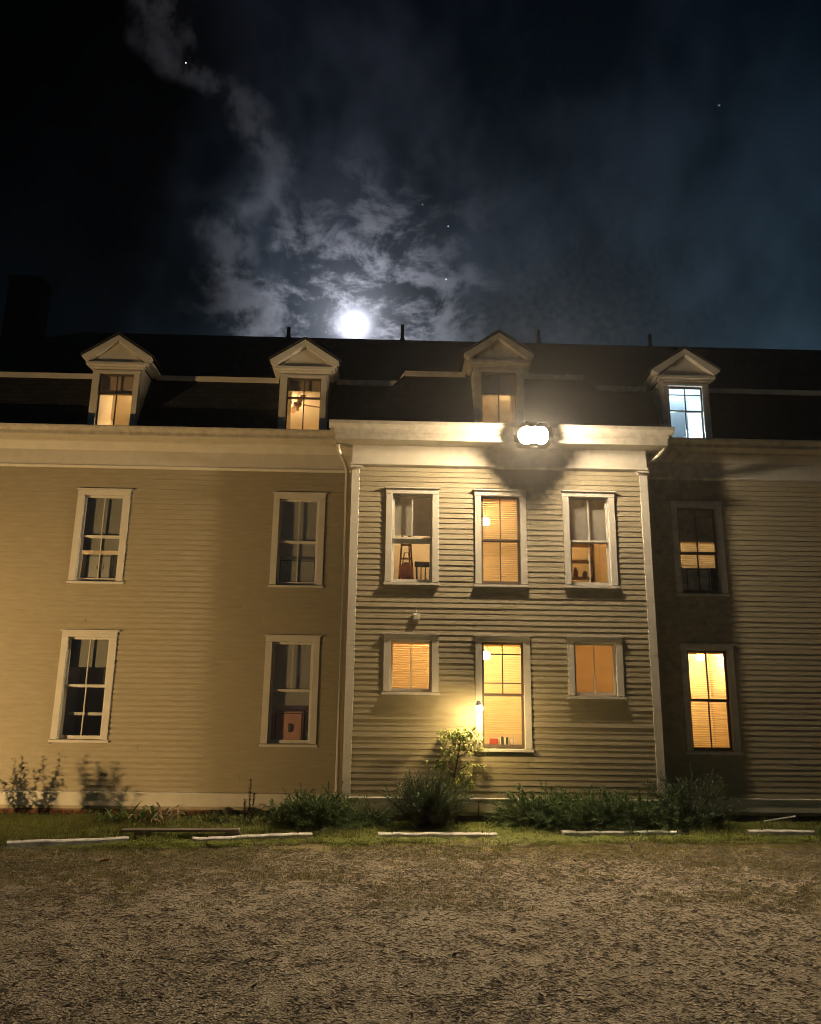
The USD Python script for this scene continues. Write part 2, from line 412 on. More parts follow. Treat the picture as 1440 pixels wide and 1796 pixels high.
# windows: outer casing rectangles
WINS = {
    'A':  (-6.57, -5.47, 4.56, 6.58, WY), 'B': (-2.46, -1.37, 4.55, 6.58, WY), 'C': (6.01, 7.10, 4.52, 6.56, WY),
    'A2': (-6.56, -5.46, 1.42, 3.61, WY), 'B2': (-2.46, -1.37, 1.385, 3.57, WY), 'C2': (6.01, 7.10, 1.34, 3.53, WY),
    'D':  (-0.08, 1.00, 4.55, 6.58, BY), 'E': (1.74, 2.80, 4.54, 6.57, BY), 'F': (3.56, 4.635, 4.55, 6.58, BY),
    'G':  (-0.07, 1.005, 2.40, 3.59, BY), 'H': (1.73, 2.815, 1.36, 3.58, BY), 'I': (3.555, 4.65, 2.37, 3.59, BY)}
CASE = 0.13


def subtract(lo, hi, cuts):
    segs = [(lo, hi)]
    for a, b in cuts:
        segs = [s for l_, h_ in segs for s in ((l_, min(h_, a)), (max(l_, b), h_)) if s[1] - s[0] > 0.02]
    return segs


# --- walls: sheathing with openings, clapboards one by one
def wall_sheet(x0, x1, y, z0, z1, holes):
    mb = MB()
    xs = sorted({x0, x1, *[h[0] for h in holes], *[h[1] for h in holes]})
    for a, b in zip(xs[:-1], xs[1:]):
        cuts = [(h[2], h[3]) for h in holes if h[0] < (a + b) / 2 < h[1]]
        for za, zb in subtract(z0, z1, cuts):
            mb.box(a, b, y, y + 0.12, za, zb)
    return mb


walls, boards, extra = [], [], MB()
SEC = [('w', XL, BX0 - 0.0, WY), ('b', BX0, BX1, BY), ('w', BX1, XR, WY)]
board_sets = []
for kind, x0, x1, y in SEC:
    wins = [w for w in WINS.values() if w[4] == y and x0 - 0.1 <= w[0] <= x1]
    holes = [(w[0] + CASE - 0.02, w[1] - CASE + 0.02, w[2] + 0.06, w[3] - CASE + 0.02) for w in wins]
    wall = obj('wall', wall_sheet(x0, x1, y, 0.2, 7.75, holes), 'sheathing', house)
    lo, hi = x0, x1
    if kind == 'b':
        lo, hi = x0 + 0.13, x1 - 0.13          # corner boards stand there
    expo = 0.1085
    ncourse = int(round((ZF - ZS) / expo)); expo = (ZF - ZS) / ncourse
    for k in range(ncourse):
        zb = ZS + k * expo; zt = zb + expo + 0.02; zm = zb + expo / 2
        cuts = [(w[0], w[1]) for w in wins if w[2] - 0.0 < zm < w[3]]
        for a, b in subtract(lo, hi, cuts):
            # long runs are made of several boards
            parts, s = [], a
            while b - s > 4.6:
                c_ = s + rng.uniform(2.2, 4.2); parts.append((s, c_)); s = c_
            parts.append((s, b))
            for pa, pb in parts:
                j = rng.normal(0, 0.0011); t = (0.0225 if kind == 'b' else 0.030 if x0 < 0 else .024) + rng.normal(0, 0.0015); dz0, dz1 = rng.normal(0, 0.0015, 2)
                nseg = max(1, int((pb - pa) / 0.9)); xs_ = np.linspace(pa + 0.0008, pb - 0.0008, nseg + 1)
                wv = rng.normal(0, 0.0009, nseg + 1); yv = rng.normal(0, 0.0008, nseg + 1)
                v = []
                for i, x_ in enumerate(xs_):
                    zz0 = zb + dz0 + (dz1 - dz0) * i / nseg + wv[i]
                    v += [(x_, y - t - j + yv[i], zz0), (x_, y - 0.004, zz0 + 0.001), (x_, y - 0.004, zt), (x_, y - 0.010 - j, zt)]
                f = [(0, 1, 2, 3)]
                for i in range(nseg):
                    o_ = 4 * i
                    f += [(o_, o_ + 3, o_ + 7, o_ + 4), (o_ + 1, o_, o_ + 4, o_ + 5), (o_ + 3, o_ + 2, o_ + 6, o_ + 7)]
                e = 4 * nseg
                f += [(e + 3, e + 2, e + 1, e)]
                score = (0 if kind == 'b' else 1 if (x0 < 0 and pb > -8.4) else 2 if (x0 > 0 and pa < 9.6) else 3)
                board_sets.append((score, len(board_sets), v, f, wall))
board_sets.sort(key=lambda s: s[:2])
rest = {}
for i, (sc, _, v, f, wall) in enumerate(board_sets):
    if i < 300:
        obj('clapboard', MB().add(v, f), 'clapboard_paint', wall)
    else:
        rest.setdefault(str(wall.GetPath()), (wall, MB()))[1].add(v, f)
for wall, mb in rest.values():
    tag(obj('siding', mb, 'clapboard_paint', wall), kind='stuff')
# the bay's two short side walls, the house's ends and back
side = MB()
side.box(BX0, BX0 + 0.1, BY + 0.12, WY + 0.0, 0.2, 7.75).box(BX1 - 0.1, BX1, BY + 0.12, WY + 0.0, 0.2, 7.75)
side.box(XL, XL + 0.12, WY + 0.12, WY + DEPTH, 0.2, 7.75).box(XR - 0.12, XR, WY + 0.12, WY + DEPTH, 0.2, 7.75).box(XL, XR, WY + DEPTH, WY + DEPTH + 0.12, 0.2, 7.75)
obj('side_wall', side, 'clapboard_paint', house)

# --- foundation: bricks one by one on the left wing, plain masonry elsewhere
fnd = MB(); fnd.box(XL, BX0, WY + 0.06, WY + 0.3, -0.3, 0.2).box(BX0 + .05, BX1 - .05, BY + 0.05, BY + 0.3, -0.3, 0.2).box(BX1, XR, WY + 0.05, WY + 0.3, -0.3, 0.2)
found = obj('foundation', fnd, 'foundation_stone', house)
mort = obj('mortar_bed', MB().box(-9.4, -3.2, WY + 0.030, WY + 0.0595, -0.12, 0.262), 'mortar', found)
for r_ in range(5):
    x = -9.35 + (0.11 if r_ % 2 else 0)
    while x < -3.45:
        w = 0.205 + rng.normal(0, 0.004); d = rng.uniform(0.0, 0.012)
        z0 = -0.11 + r_ * 0.074
        obj('brick', MB().box(x, x + w, WY + 0.012 - d, WY + 0.040, z0, z0 + 0.062 + rng.normal(0, 0.002), 0.003), 'brick_red', found)
        x += w + 0.012

# --- trim
for x0, x1, y in ((XL, BX0, WY), (BX0 - 0.02, BX1 + 0.02, BY), (BX1, XR, WY)):
    mb = MB().box(x0, x1, y - 0.028, y - 0.001, 0.262, ZS - 0.03).prism_x([(y - 0.001, ZS - 0.032), (y - 0.055, ZS - 0.032), (y - 0.055, ZS - 0.022), (y - 0.001, ZS - 0.002)], x0 - 0.0, x1 + 0.0)
    obj('skirt_board', mb, 'trim_paint', house)
for x in (BX0, BX1 - 0.13):
    c_ = obj('corner_board', MB().box(x - 0.002, x + 0.132, BY - 0.034, BY - 0.002, ZS, ZF - 0.05, 0.004), 'trim_paint', house)
    mb = MB().box(x - 0.06, x + 0.19, BY - 0.10, BY + 0.06, ZF - 0.05, ZF - 0.018).box(x - 0.035, x + 0.165, BY - 0.065, BY + 0.04, ZF - 0.078, ZF - 0.0505)
    obj('cap', mb, 'trim_paint', c_)
    sx = BX0 - 0.03 if x < 0 else BX1 - 0.002
    obj('corner_return', MB().box(sx, sx + 0.032, BY - 0.034, BY + 0.11, ZS, ZF - 0.08), 'trim_paint', c_)
# wings: frieze, bed mould, soffit, fascia, gutter
for x0, x1 in ((XL - 0.4, BX0 - 0.03), (BX1 + 0.03, XR + 0.4)):
    obj('frieze_board', MB().box(x0, x1, WY - 0.032, WY - 0.002, 7.10, 7.44).prism_x([(WY - 0.002, 7.04), (WY - 0.032, 7.055), (WY - 0.055, 7.085), (WY - 0.055, 7.10), (WY - 0.002, 7.10)], x0, x1), 'trim_paint', house)
    obj('bed_moulding', MB().prism_x([(WY - 0.002, 7.44), (WY - 0.045, 7.44), (WY - 0.12, 7.60), (WY - 0.12, 7.648), (WY - 0.002, 7.648)], x0, x1), 'trim_paint', house)
    obj('soffit', MB().box(x0, x1, 16.56, WY - 0.001, 7.65, 7.675), 'trim_paint', house)
    obj('fascia', MB().box(x0, x1, 16.535, 16.559, 7.645, 7.80), 'worn_trim_paint', house)
    obj('gutter', MB().prism_x([(16.534, 7.715), (16.50, 7.715), (16.44, 7.765), (16.43, 7.80), (16.43, 7.815), (16.534, 7.815)], x0, x1), 'worn_trim_paint', house)
# bay eave with returns
EX0, EX1 = BX0 - 0.37, BX1 + 0.37
FY = 16.03
obj('frieze_board', MB().box(BX0 - 0.03, BX1 + 0.03, BY - 0.036, BY - 0.003, 7.09, 7.488).prism_x([(BY - 0.003, 7.022), (BY - 0.035, 7.03), (BY - 0.075, 7.062), (BY - 0.075, 7.09), (BY - 0.003, 7.09)], BX0 - 0.06, BX1 + 0.06), 'trim_paint', house)
obj('frieze_return', MB().box(BX0 - 0.03, BX0 - 0.001, BY - 0.002, WY - 0.06, 7.09, 7.488).box(BX1 + 0.001, BX1 + 0.03, BY - 0.002, WY - 0.06, 7.09, 7.488), 'trim_paint', house)
obj('soffit', MB().box(EX0, EX1, FY + 0.003, BY - 0.002, 7.49, 7.515).box(EX0, BX0 - .002, BY, 16.62, 7.49, 7.515).box(BX1 + .002, EX1, BY, 16.62, 7.49, 7.515), 'trim_paint', house)
obj('fascia', MB().box(EX0, EX1, FY - 0.025, FY + 0.002, 7.48, 7.82).box(EX0 - 0.001, EX0 + 0.025, FY + 0.002, 16.62, 7.482, 7.815).box(EX1 - 0.025, EX1 + 0.001, FY + 0.002, 16.62, 7.482, 7.815), 'worn_trim_paint', house)
g_ = MB().prism_x([(FY - 0.026, 7.70), (FY - 0.055, 7.70), (FY - 0.135, 7.775), (FY - 0.145, 7.83), (FY - 0.145, 7.845), (FY - 0.026, 7.845)], EX0 - 0.13, EX1 + 0.13)
g_.prism_x([(FY - 0.026, 7.62), (FY - 0.04, 7.63), (FY - 0.055, 7.70), (FY - 0.026, 7.70)], EX0 - 0.03, EX1 + 0.03)
g_.box(EX0 - 0.13, EX0 - 0.002, FY - 0.026, 16.43, 7.78, 7.843).box(EX1 + 0.002, EX1 + 0.13, FY - 0.026, 16.43, 7.78, 7.843)
obj('gutter', g_, 'worn_trim_paint', house)
mb = MB().tube([(EX0 + .03, 16.30, 7.47), (EX0 + .05, 16.40, 7.36), (-0.98, 16.62, 7.2), (-0.925, 16.80, 7.06), (-0.925, 16.83, 6.9), (-0.925, 16.84, 0.36), (-0.96, 16.78, 0.27)], 0.043, 8)
obj('downspout', mb, 'trim_paint', house, 40)
obj('downspout', MB().tube([(EX1 + .05, 16.10, 7.78), (EX1 + .06, 16.2, 7.55), (EX1 - .1, 16.4, 7.36), (BX1 + .06, 16.62, 7.2), (BX1 + .06, 16.80, 7.0), (BX1 + .06, 16.82, 0.36)], 0.036, 8), 'trim_paint', house, 40)

# --- mansard roof, cut where the dormers stand
CURB_Y, CURB_Z = 17.6, 9.41
EAVE_Y, EAVE_Z = 16.72, 7.80
DORM = {'A': (-5.985, 16.86), 'B': (-1.925, 16.86), 'C': (2.265, 16.30), 'D': (6.47, 16.86)}
DW = 0.53   # half width of a dormer
mb = MB()


def slab(mb, corners, th=0.06):
    """a thin roof slab from 3 or 4 corners (counter-clockwise seen from outside)"""
    c_ = np.array(corners, float); n_ = np.cross(c_[1] - c_[0], c_[2] - c_[0]); n_ /= np.linalg.norm(n_)
    v = np.vstack([c_, c_ - n_ * th]); k = len(c_)
    f = [(0, i, i + 1) for i in range(1, k - 1)] + [(k, k + i + 1, k + i) for i in range(1, k - 1)]
    for i in range(k):
        j = (i + 1) % k
        f += [(i, i + k, j + k), (i, j + k, j)]
    mb.add(v, f)


for a, b in subtract(XL, XR, [(DORM[k][0] - DW, DORM[k][0] + DW) for k in 'ABD'] + [(BX0 - 0.1, BX1 + 0.1)]):
    slab(mb, [(a, EAVE_Y, EAVE_Z), (b, EAVE_Y, EAVE_Z), (b, CURB_Y, CURB_Z), (a, CURB_Y, CURB_Z)])
# flat strip of roof edge over the eaves
mb.box(XL - .4, EX0 - 0.14, 16.52, 16.80, 7.79, 7.812).box(EX1 + .14, XR + .4, 16.52, 16.80, 7.79, 7.812)
# bay: front, hips and sides
b0, b1, t0, t1 = BX0 - 0.13, BX1 + 0.13, 0.31, 4.20
FYB = 16.16
c0, c1 = DORM['C'][0] - DW, DORM['C'][0] + DW
slab(mb, [(b0, FYB, 7.84), (c0, FYB, 7.84), (c0, 17.03, CURB_Z), (t0, 17.03, CURB_Z)])
slab(mb, [(c1, FYB, 7.84), (b1, FYB, 7.84), (t1, 17.03, CURB_Z), (c1, 17.03, CURB_Z)])
slab(mb, [(b0, 17.35, 7.84), (b0, FYB, 7.84), (t0, 17.03, CURB_Z), (t0 - .15, 17.62, CURB_Z)])
slab(mb, [(b1, FYB, 7.84), (b1, 17.35, 7.84), (t1 + .15, 17.62, CURB_Z), (t1, 17.03, CURB_Z)])
mb.box(EX0 - 0.1, EX1 + 0.1, FY - 0.02, FYB + 0.08, 7.815, 7.838).box(EX0 - .1, b0 + .3, FYB + .08, 16.62, 7.815, 7.838).box(b1 - .3, EX1 + .1, FYB + .08, 16.62, 7.815, 7.838)
for a, b in ((BX0 - 0.1, t0 - .10), (t1 + .10, BX1 + 0.1)):
    slab(mb, [(a, EAVE_Y + .02, EAVE_Z), (b, EAVE_Y + .02, EAVE_Z), (b, CURB_Y, CURB_Z), (a, CURB_Y, CURB_Z)])
roof = obj('mansard_roof', mb, 'slate_roof', house)
# upper roof with hipped ends
RZ, RY = 12.89, 22.5
rl, rr = -9.15, XR - 3.5
mb = MB()
BYK = WY + DEPTH - 0.6
slab(mb, [(XL, CURB_Y, CURB_Z), (XR, CURB_Y, CURB_Z), (rr, RY, RZ), (rl, RY, RZ)], 0.08)
slab(mb, [(XR, BYK, CURB_Z), (XL, BYK, CURB_Z), (rl, RY, RZ), (rr, RY, RZ)], 0.08)
slab(mb, [(XL, BYK, CURB_Z), (XL, CURB_Y, CURB_Z), (rl, RY, RZ)], 0.08)
slab(mb, [(XR, CURB_Y, CURB_Z), (XR, BYK, CURB_Z), (rr, RY, RZ)], 0.08)
slab(mb, [(t0, 17.03, CURB_Z + .004), (t1, 17.03, CURB_Z + .004), (t1 - .1, 18.7, CURB_Z + .79), (t0 + .1, 18.7, CURB_Z + .79)], 0.05)
slab(mb, [(t0 - .15, 17.62, CURB_Z + .004), (t0, 17.03, CURB_Z + .004), (t0 + .1, 18.7, CURB_Z + .79)], 0.05)
slab(mb, [(t1, 17.03, CURB_Z + .004), (t1 + .15, 17.62, CURB_Z + .004), (t1 - .1, 18.7, CURB_Z + .79)], 0.05)
slab(mb, [(XL, BYK + .6, EAVE_Z), (XL, WY - .2, EAVE_Z), (XL + .01, CURB_Y, CURB_Z), (XL + .01, BYK, CURB_Z)], 0.06)
slab(mb, [(XR, WY - .2, EAVE_Z), (XR, BYK + .6, EAVE_Z), (XR - .01, BYK, CURB_Z), (XR - .01, CURB_Y, CURB_Z)], 0.06)
slab(mb, [(XR, BYK + .6, EAVE_Z), (XL, BYK + .6, EAVE_Z), (XL, BYK, CURB_Z), (XR, BYK, CURB_Z)], 0.06)
obj('upper_roof', mb, 'slate_roof', house)
# curb trim between the two slopes
runs = [(a, b, CURB_Y - 0.10, CURB_Y + 0.03) for a, b in subtract(XL, XR, [(DORM[k][0] - DW - .12, DORM[k][0] + DW + .12) for k in 'ABD'] + [(t0 - .18, t1 + .18)])]
runs += [(t0 - .04, c0 - .12, 16.93, 17.06), (c1 + .12, t1 + .04, 16.93, 17.06)]
for a, b, ya, yb in runs:
    obj('curb_trim', MB().box(a, b, ya, yb, CURB_Z - 0.10, CURB_Z + 0.012), 'trim_paint', house)
for xa, xb in ((t0 - .02, t0 - .17), (t1 + .02, t1 + .17)):
    obj('curb_trim', MB().tube([(xa, 17.0, CURB_Z - 0.045), (xb, 17.60, CURB_Z - 0.045)], 0.06, 6), 'trim_paint', house)
# chimney and vent pipes
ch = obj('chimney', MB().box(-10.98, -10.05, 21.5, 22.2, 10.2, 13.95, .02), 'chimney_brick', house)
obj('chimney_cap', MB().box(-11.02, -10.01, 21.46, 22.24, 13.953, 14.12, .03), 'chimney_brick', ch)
for x, top in ((-3.1, 13.20), (0.27, 13.37), (4.33, 13.31), (7.68, 13.27)):
    p_ = obj('vent_pipe', MB().tube([(x, 22.5, 12.6), (x, 22.5, top)], 0.055, 10), 'pipe_black', house, 40)
    obj('flashing', MB().tube([(x, 22.5, 12.75), (x, 22.5, 12.93)], [0.13, 0.07], 10), 'pipe_black', p_)


# ------------------------------------------------------------------ windows
def sash(parent, x0, x1, z0, z1, y, m, muntin=True, rail_b=0.055, rail_t=0.045, stile=0.045, name='sash', hmunt=()):
    s = obj(name, MB().box(x0, x0 + stile, y, y + 0.035, z0, z1, .003).box(x1 - stile, x1, y, y + 0.035, z0, z1, .003)
            .box(x0 + stile, x1 - stile, y, y + 0.0345, z0, z0 + rail_b).box(x0 + stile, x1 - stile, y, y + 0.0345, z1 - rail_t, z1), m, parent)
    if muntin:
        xm = (x0 + x1) / 2
        obj('muntin', MB().box(xm - 0.011, xm + 0.011, y + 0.004, y + 0.03, z0 + rail_b, z1 - rail_t), m, parent)
        for cxa, cxb in ((x0 + stile, xm - 0.011), (xm + 0.011, x1 - stile)):
            obj('pane', MB().box(cxa, cxb, y + 0.015, y + 0.019, z0 + rail_b, z1 - rail_t), 'window_glass', parent)
    else:
        obj('pane', MB().box(x0 + stile, x1 - stile, y + 0.015, y + 0.019, z0 + rail_b, z1 - rail_t), 'window_glass', parent)
    return s


def slats(x0, x1, y, z0, z1, pitch_=0.045, tilt=0.62, w=0.044):
    """venetian blind: slats, head rail, bottom rail, cords"""
    mb = MB()
    mb.box(x0, x1, y - 0.02, y + 0.025, z1 - 0.045, z1).box(x0, x1, y - 0.012, y + 0.014, z0, z0 + 0.02)
    dy, dz = w / 2 * math.cos(tilt), w / 2 * math.sin(tilt)
    z = z0 + 0.045
    while z < z1 - 0.06:
        j = rng.normal(0, 0.0016)
        mb.add([(x0, y - dy, z - dz + j), (x1, y - dy, z - dz - j), (x1, y, z + .004), (x0, y, z + .004), (x1, y + dy, z + dz - j), (x0, y + dy, z + dz + j)], [(0, 1, 2, 3), (3, 2, 4, 5)])
        z += pitch_
    for fx in (0.18, 0.82):
        xc = x0 + (x1 - x0) * fx
        mb.box(xc - .0015, xc + .0015, y - dy - .003, y - dy, z0, z1 - .04)
    return mb


def window(key, mid=0.50, sash_m='sash_paint', up_m=True, lo_m=True, single=False, thick_rail=0.055):
    x0, x1, z0, z1, Y = WINS[key]
    w = group('window', house)
    c = CASE; yo = Y - 0.046
    bay = Y == BY
    for xa, xb in ((x0, x0 + c), (x1 - c, x1)):
        obj('casing', MB().box(xa, xb, yo, Y + 0.0, z0 + 0.062, z1 - c - 0.002, .004), 'trim_paint', w)
    obj('head_casing', MB().box(x0 - 0.002, x1 + 0.002, yo - 0.002, Y, z1 - c, z1 - 0.022, .004).box(x0 - 0.03, x1 + 0.03, yo - 0.028, Y, z1 - 0.0215, z1 + 0.004), 'trim_paint', w)
    pr_ = 0.075 if bay else 0.05
    obj('sill', MB().prism_x([(Y + 0.1, z0 + 0.062), (Y - pr_, z0 + 0.048), (Y - pr_, z0 + 0.002), (Y + 0.1, z0 + 0.002)], x0 - 0.025, x1 + 0.025), 'trim_paint', w)
    ix0, ix1, iz0, iz1 = x0 + c, x1 - c, z0 + 0.064, z1 - c
    jm = MB().box(ix0 - 0.018, ix0, Y + 0.001, Y + 0.13, iz0, iz1).box(ix1, ix1 + 0.018, Y + 0.001, Y + 0.13, iz0, iz1).box(ix0, ix1, Y + 0.001, Y + 0.13, iz1, iz1 + 0.018)
    jm.box(ix0, ix1, Y + 0.1005, Y + 0.13, iz0 - .01, iz0 + 0.01)
    obj('jamb', jm, 'trim_paint', w)
    if single:
        sash(w, ix0 + .002, ix1 - .002, iz0 + .011, iz1 - .002, Y + 0.045, sash_m, up_m)
    else:
        zm = iz0 + (iz1 - iz0) * mid
        sash(w, ix0 + .002, ix1 - .002, zm - 0.02, iz1 - .002, Y + 0.030, sash_m, up_m, 0.04)
        sash(w, ix0 + .002, ix1 - .002, iz0 + .011, zm + 0.02, Y + 0.068, sash_m, lo_m, 0.06, thick_rail if thick_rail < .06 else thick_rail)
    return w, (ix0, ix1, iz0, iz1, Y)


def room(x0, x1, y0, y1, z0, z1, wallm, lamp=None, lamp_at=None, lamp_r=0.09, lamp_col=(1, .72, .4)):
    t = 0.04
    mb = MB().box(x0 - t, x0, y0, y1, z0, z1).box(x1, x1 + t, y0, y1, z0, z1).box(x0 - t, x1 + t, y1, y1 + t, z0, z1).box(x0 - t, x1 + t, y0, y1 + t, z1, z1 + t).box(x0 - t, x1 + t, y0, y1 + t, z0 - t, z0)
    r_ = obj('room', mb, wallm, house)
    if lamp:
        nm = unique('/lampglow').strip('/')
        emit(nm, lamp_col, lamp)
        c_ = lamp_at
        obj('ceiling_lamp', MB().tm(trimesh.creation.icosphere(2, lamp_r), trimesh.transformations.translation_matrix(c_)), nm, r_, True)
        obj('lamp_rod', MB().tube([(c_[0], c_[1], c_[2] + lamp_r * .9), (c_[0], c_[1], z1)], 0.012, 6), 'lamp_housing', r_)
    return r_


WARM, AMBER = (1, .66, .33), (1, .56, .20)
F1, F1T, F2, F2T = 0.6, 3.80, 4.05, 7.0


def wroom(key, z0, z1, m, half, lamp=None, depth=3.0, at=(0.0, 1.7, -0.55), **k):
    x0, x1, _, _, Y = WINS[key]
    c_ = (x0 + x1) / 2
    return room(c_ - half, c_ + half, Y + 0.135, Y + depth, z0, z1, m, lamp, None if lamp is None else (c_ + at[0], Y + at[1], z1 + at[2]), **k)


# A upper left: dark shade, gap of light, air conditioner
w, (a, b, lo_, hi_, Y) = window('A', 0.52)
wroom('A', F2, F2T, 'room_plaster', 1.2, 150.0, lamp_col=WARM)
obj('roller_shade', MB().box(a + .01, b - .01, Y + .108, Y + .112, lo_ + 0.66, hi_ - .02), 'shade_dark', w)
mb = MB()
for zz_ in np.arange(lo_ + .70, lo_ + .93, .025):
    mb.box(a + .55, b - .06, Y + .1175, Y + .1205, zz_, zz_ + .012)
obj('cord_ladder', mb, 'shade_grey', w)


def air_conditioner(x0, x1, y, z0, z1, label, face='appliance_grey', pleat=True, badge=True, frame='appliance_dark', split=False):
    t = thing('window_air_conditioner', label, 'air conditioner', ((x0 + x1) / 2, y, z0))
    cx, W_, H_ = 0.0, x1 - x0, z1 - z0
    m0 = 0.07 if pleat else 0.0
    obj('cabinet', MB().box(-W_ / 2 + m0, W_ / 2 - m0 * 1.8, 0.0, 0.34, 0.0, H_, .012), face, t)
    fx0, fx1 = -W_ / 2 + m0 + .03, W_ / 2 - m0 * 1.8 - .03
    obj('grille_frame', MB().box(fx0, fx1, -0.012, 0.001, H_ - .045, H_ - .03).box(fx0, fx1, -0.012, 0.001, .03, .045).box(fx0, fx0 + .014, -0.0122, 0.001, .045, H_ - .045).box(fx1 - .014, fx1, -0.0122, 0.001, .045, H_ - .045), frame, t)
    mb = MB()
    for zz_ in np.arange(.06, H_ - .06, .022):
        mb.box(fx0 + .016, fx1 - .016, -0.005, 0.001, zz_, zz_ + .006)
    obj('louvres', mb, face, t)
    if badge:
        th = np.linspace(0, 2 * np.pi, 19)
        obj('badge', MB().tube([(0 + .07 * math.cos(q_), -0.013, H_ / 2 + .07 * math.sin(q_)) for q_ in th], .008, 5, False).tube([(0, -.02, H_ / 2), (0, 0, H_ / 2)], .028, 10), 'sash_paint', t)
    if pleat:
        obj('side_panel', MB().box(-W_ / 2, -W_ / 2 + m0 - .004, .02, .04, 0, H_), face, t)
        obj('side_panel', MB().box(W_ / 2 - m0 * 1.8 + .004, W_ / 2, .02, .04, 0, H_), frame, t)
    return t


air_conditioner(a + .05, b - .03, Y + .106, lo_ + .02, lo_ + .58, 'grey air conditioner with round badge behind the lower sash of the upper far left window')

# A2 lower left: dark room
w, (a, b, lo_, hi_, Y) = window('A2', 0.52)
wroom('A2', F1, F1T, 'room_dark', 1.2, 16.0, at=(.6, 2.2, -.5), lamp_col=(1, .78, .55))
obj('roller_shade', MB().box(a + .01, b - .01, Y + .108, Y + .112, lo_ + 1.40, hi_ - .02), 'shade_dark', w)
mb = MB()
for xx_ in (a + .14, b - .1):
    for zz_ in np.arange(lo_ + 1.1, lo_ + 1.55, .045):
        mb.tm(trimesh.creation.icosphere(1, .009), trimesh.transformations.translation_matrix((xx_, Y + .114, zz_)))
obj('bead_cord', mb, 'sash_paint', w)
obj('inner_rail', MB().box(a + .12, b - .02, Y + .118, Y + .135, lo_ + .46, lo_ + .52), 'sash_paint', w)

# B upper: grey shade, box
w, (a, b, lo_, hi_, Y) = window('B', 0.50)
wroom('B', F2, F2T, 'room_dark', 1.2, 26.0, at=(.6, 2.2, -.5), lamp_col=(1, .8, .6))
obj('roller_shade', MB().box(a + .01, b - .01, Y + .108, Y + .112, lo_ + 0.62, hi_ - .02), 'shade_grey', w)
air_conditioner(a + .02, b - .02, Y + .106, lo_ + .02, lo_ + .56, 'plain dark air conditioner behind the upper window left of the downspout', 'appliance_grey', False, False)

# B2 lower: tan shade, rose coloured unit
w, (a, b, lo_, hi_, Y) = window('B2', 0.52, lo_m=False)
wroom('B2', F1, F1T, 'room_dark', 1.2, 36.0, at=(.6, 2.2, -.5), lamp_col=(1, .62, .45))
obj('roller_shade', MB().box(a + .01, b - .01, Y + .108, Y + .112, lo_ + 0.74, hi_ - .02), 'shade_grey', w)
t = air_conditioner(a + .02, b - .02, Y + .106, lo_ + .02, lo_ + .62, 'rose coloured window unit with two rounded panels behind the lower window left of the downspout', 'appliance_rose', True, False)
obj('centre_latch', MB().box(-.035, .035, -.03, -.002, .2, .36, .006), 'appliance_dark', t)

# C upper right: dark blind, strip of light, unit below
w, (a, b, lo_, hi_, Y) = window('C', 0.47, 'dark_sash_paint')
wroom('C', F2, F2T, 'room_plaster', 1.2, 150.0, lamp_col=WARM)
obj('roller_shade', MB().box(a + .01, b - .01, Y + .108, Y + .112, lo_ + 1.12, hi_ - .02), 'shade_dark', w)
tag(obj('blind', slats(a + .02, b - .02, Y + .155, lo_ + .60, lo_ + 1.14, .045, .35), 'blind_cream', w), kind='stuff')
air_conditioner(a + .06, b - .03, Y + .106, lo_ + .02, lo_ + .56, 'dark outlined air conditioner behind the upper window right of the centre section', 'appliance_grey', True, False)

# C2 lower right: bright, blind
w, (a, b, lo_, hi_, Y) = window('C2', 0.50, 'dark_sash_paint')
wroom('C2', F1, F1T, 'room_plaster', 1.2, 700.0, at=(0.7, 2.2, -0.35), lamp_col=AMBER)
tag(obj('blind', slats(a + .015, b - .015, Y + .155, lo_ + .03, hi_ - .02, .045, .30), 'blind_yellow', w), kind='stuff')
# D bay upper left: clear lower sash, things inside
w, (a, b, lo_, hi_, Y) = window('D', 0.50, lo_m=False, thick_rail=.13)
wroom('D', F2, F2T, 'room_plaster', 0.86, 230.0, 2.6, at=(0.35, 1.6, -0.3), lamp_col=WARM)
obj('roller_shade', MB().box(a + .01, b - .01, Y + .108, Y + .112, lo_ + .98, hi_ - .02), 'shade_grey', w)
dl, dY, dz = (a + b) / 2, Y, lo_
# E bay upper middle
w, (a, b, lo_, hi_, Y) = window('E', 0.50, 'dark_sash_paint')
wroom('E', F2, F2T, 'room_plaster', 0.86, 360.0, at=(-0.22, 0.75, -0.92), lamp_col=(1, .62, .26))
tag(obj('blind', slats(a + .015, b - .015, Y + .155, lo_ + .03, hi_ - .02, .045, .75), 'blind_orange', w), kind='stuff')
# F bay upper right
w, (a, b, lo_, hi_, Y) = window('F', 0.50)
wroom('F', F2, F2T, 'room_plaster', 0.86, 140.0, 2.6, at=(-0.3, 1.5, -0.6), lamp_col=AMBER)
obj('roller_shade', MB().box(a + .01, b - .01, Y + .108, Y + .112, lo_ + .90, hi_ - .02), 'shade_grey', w)
fl, fY, fz = (a + b) / 2, Y, lo_
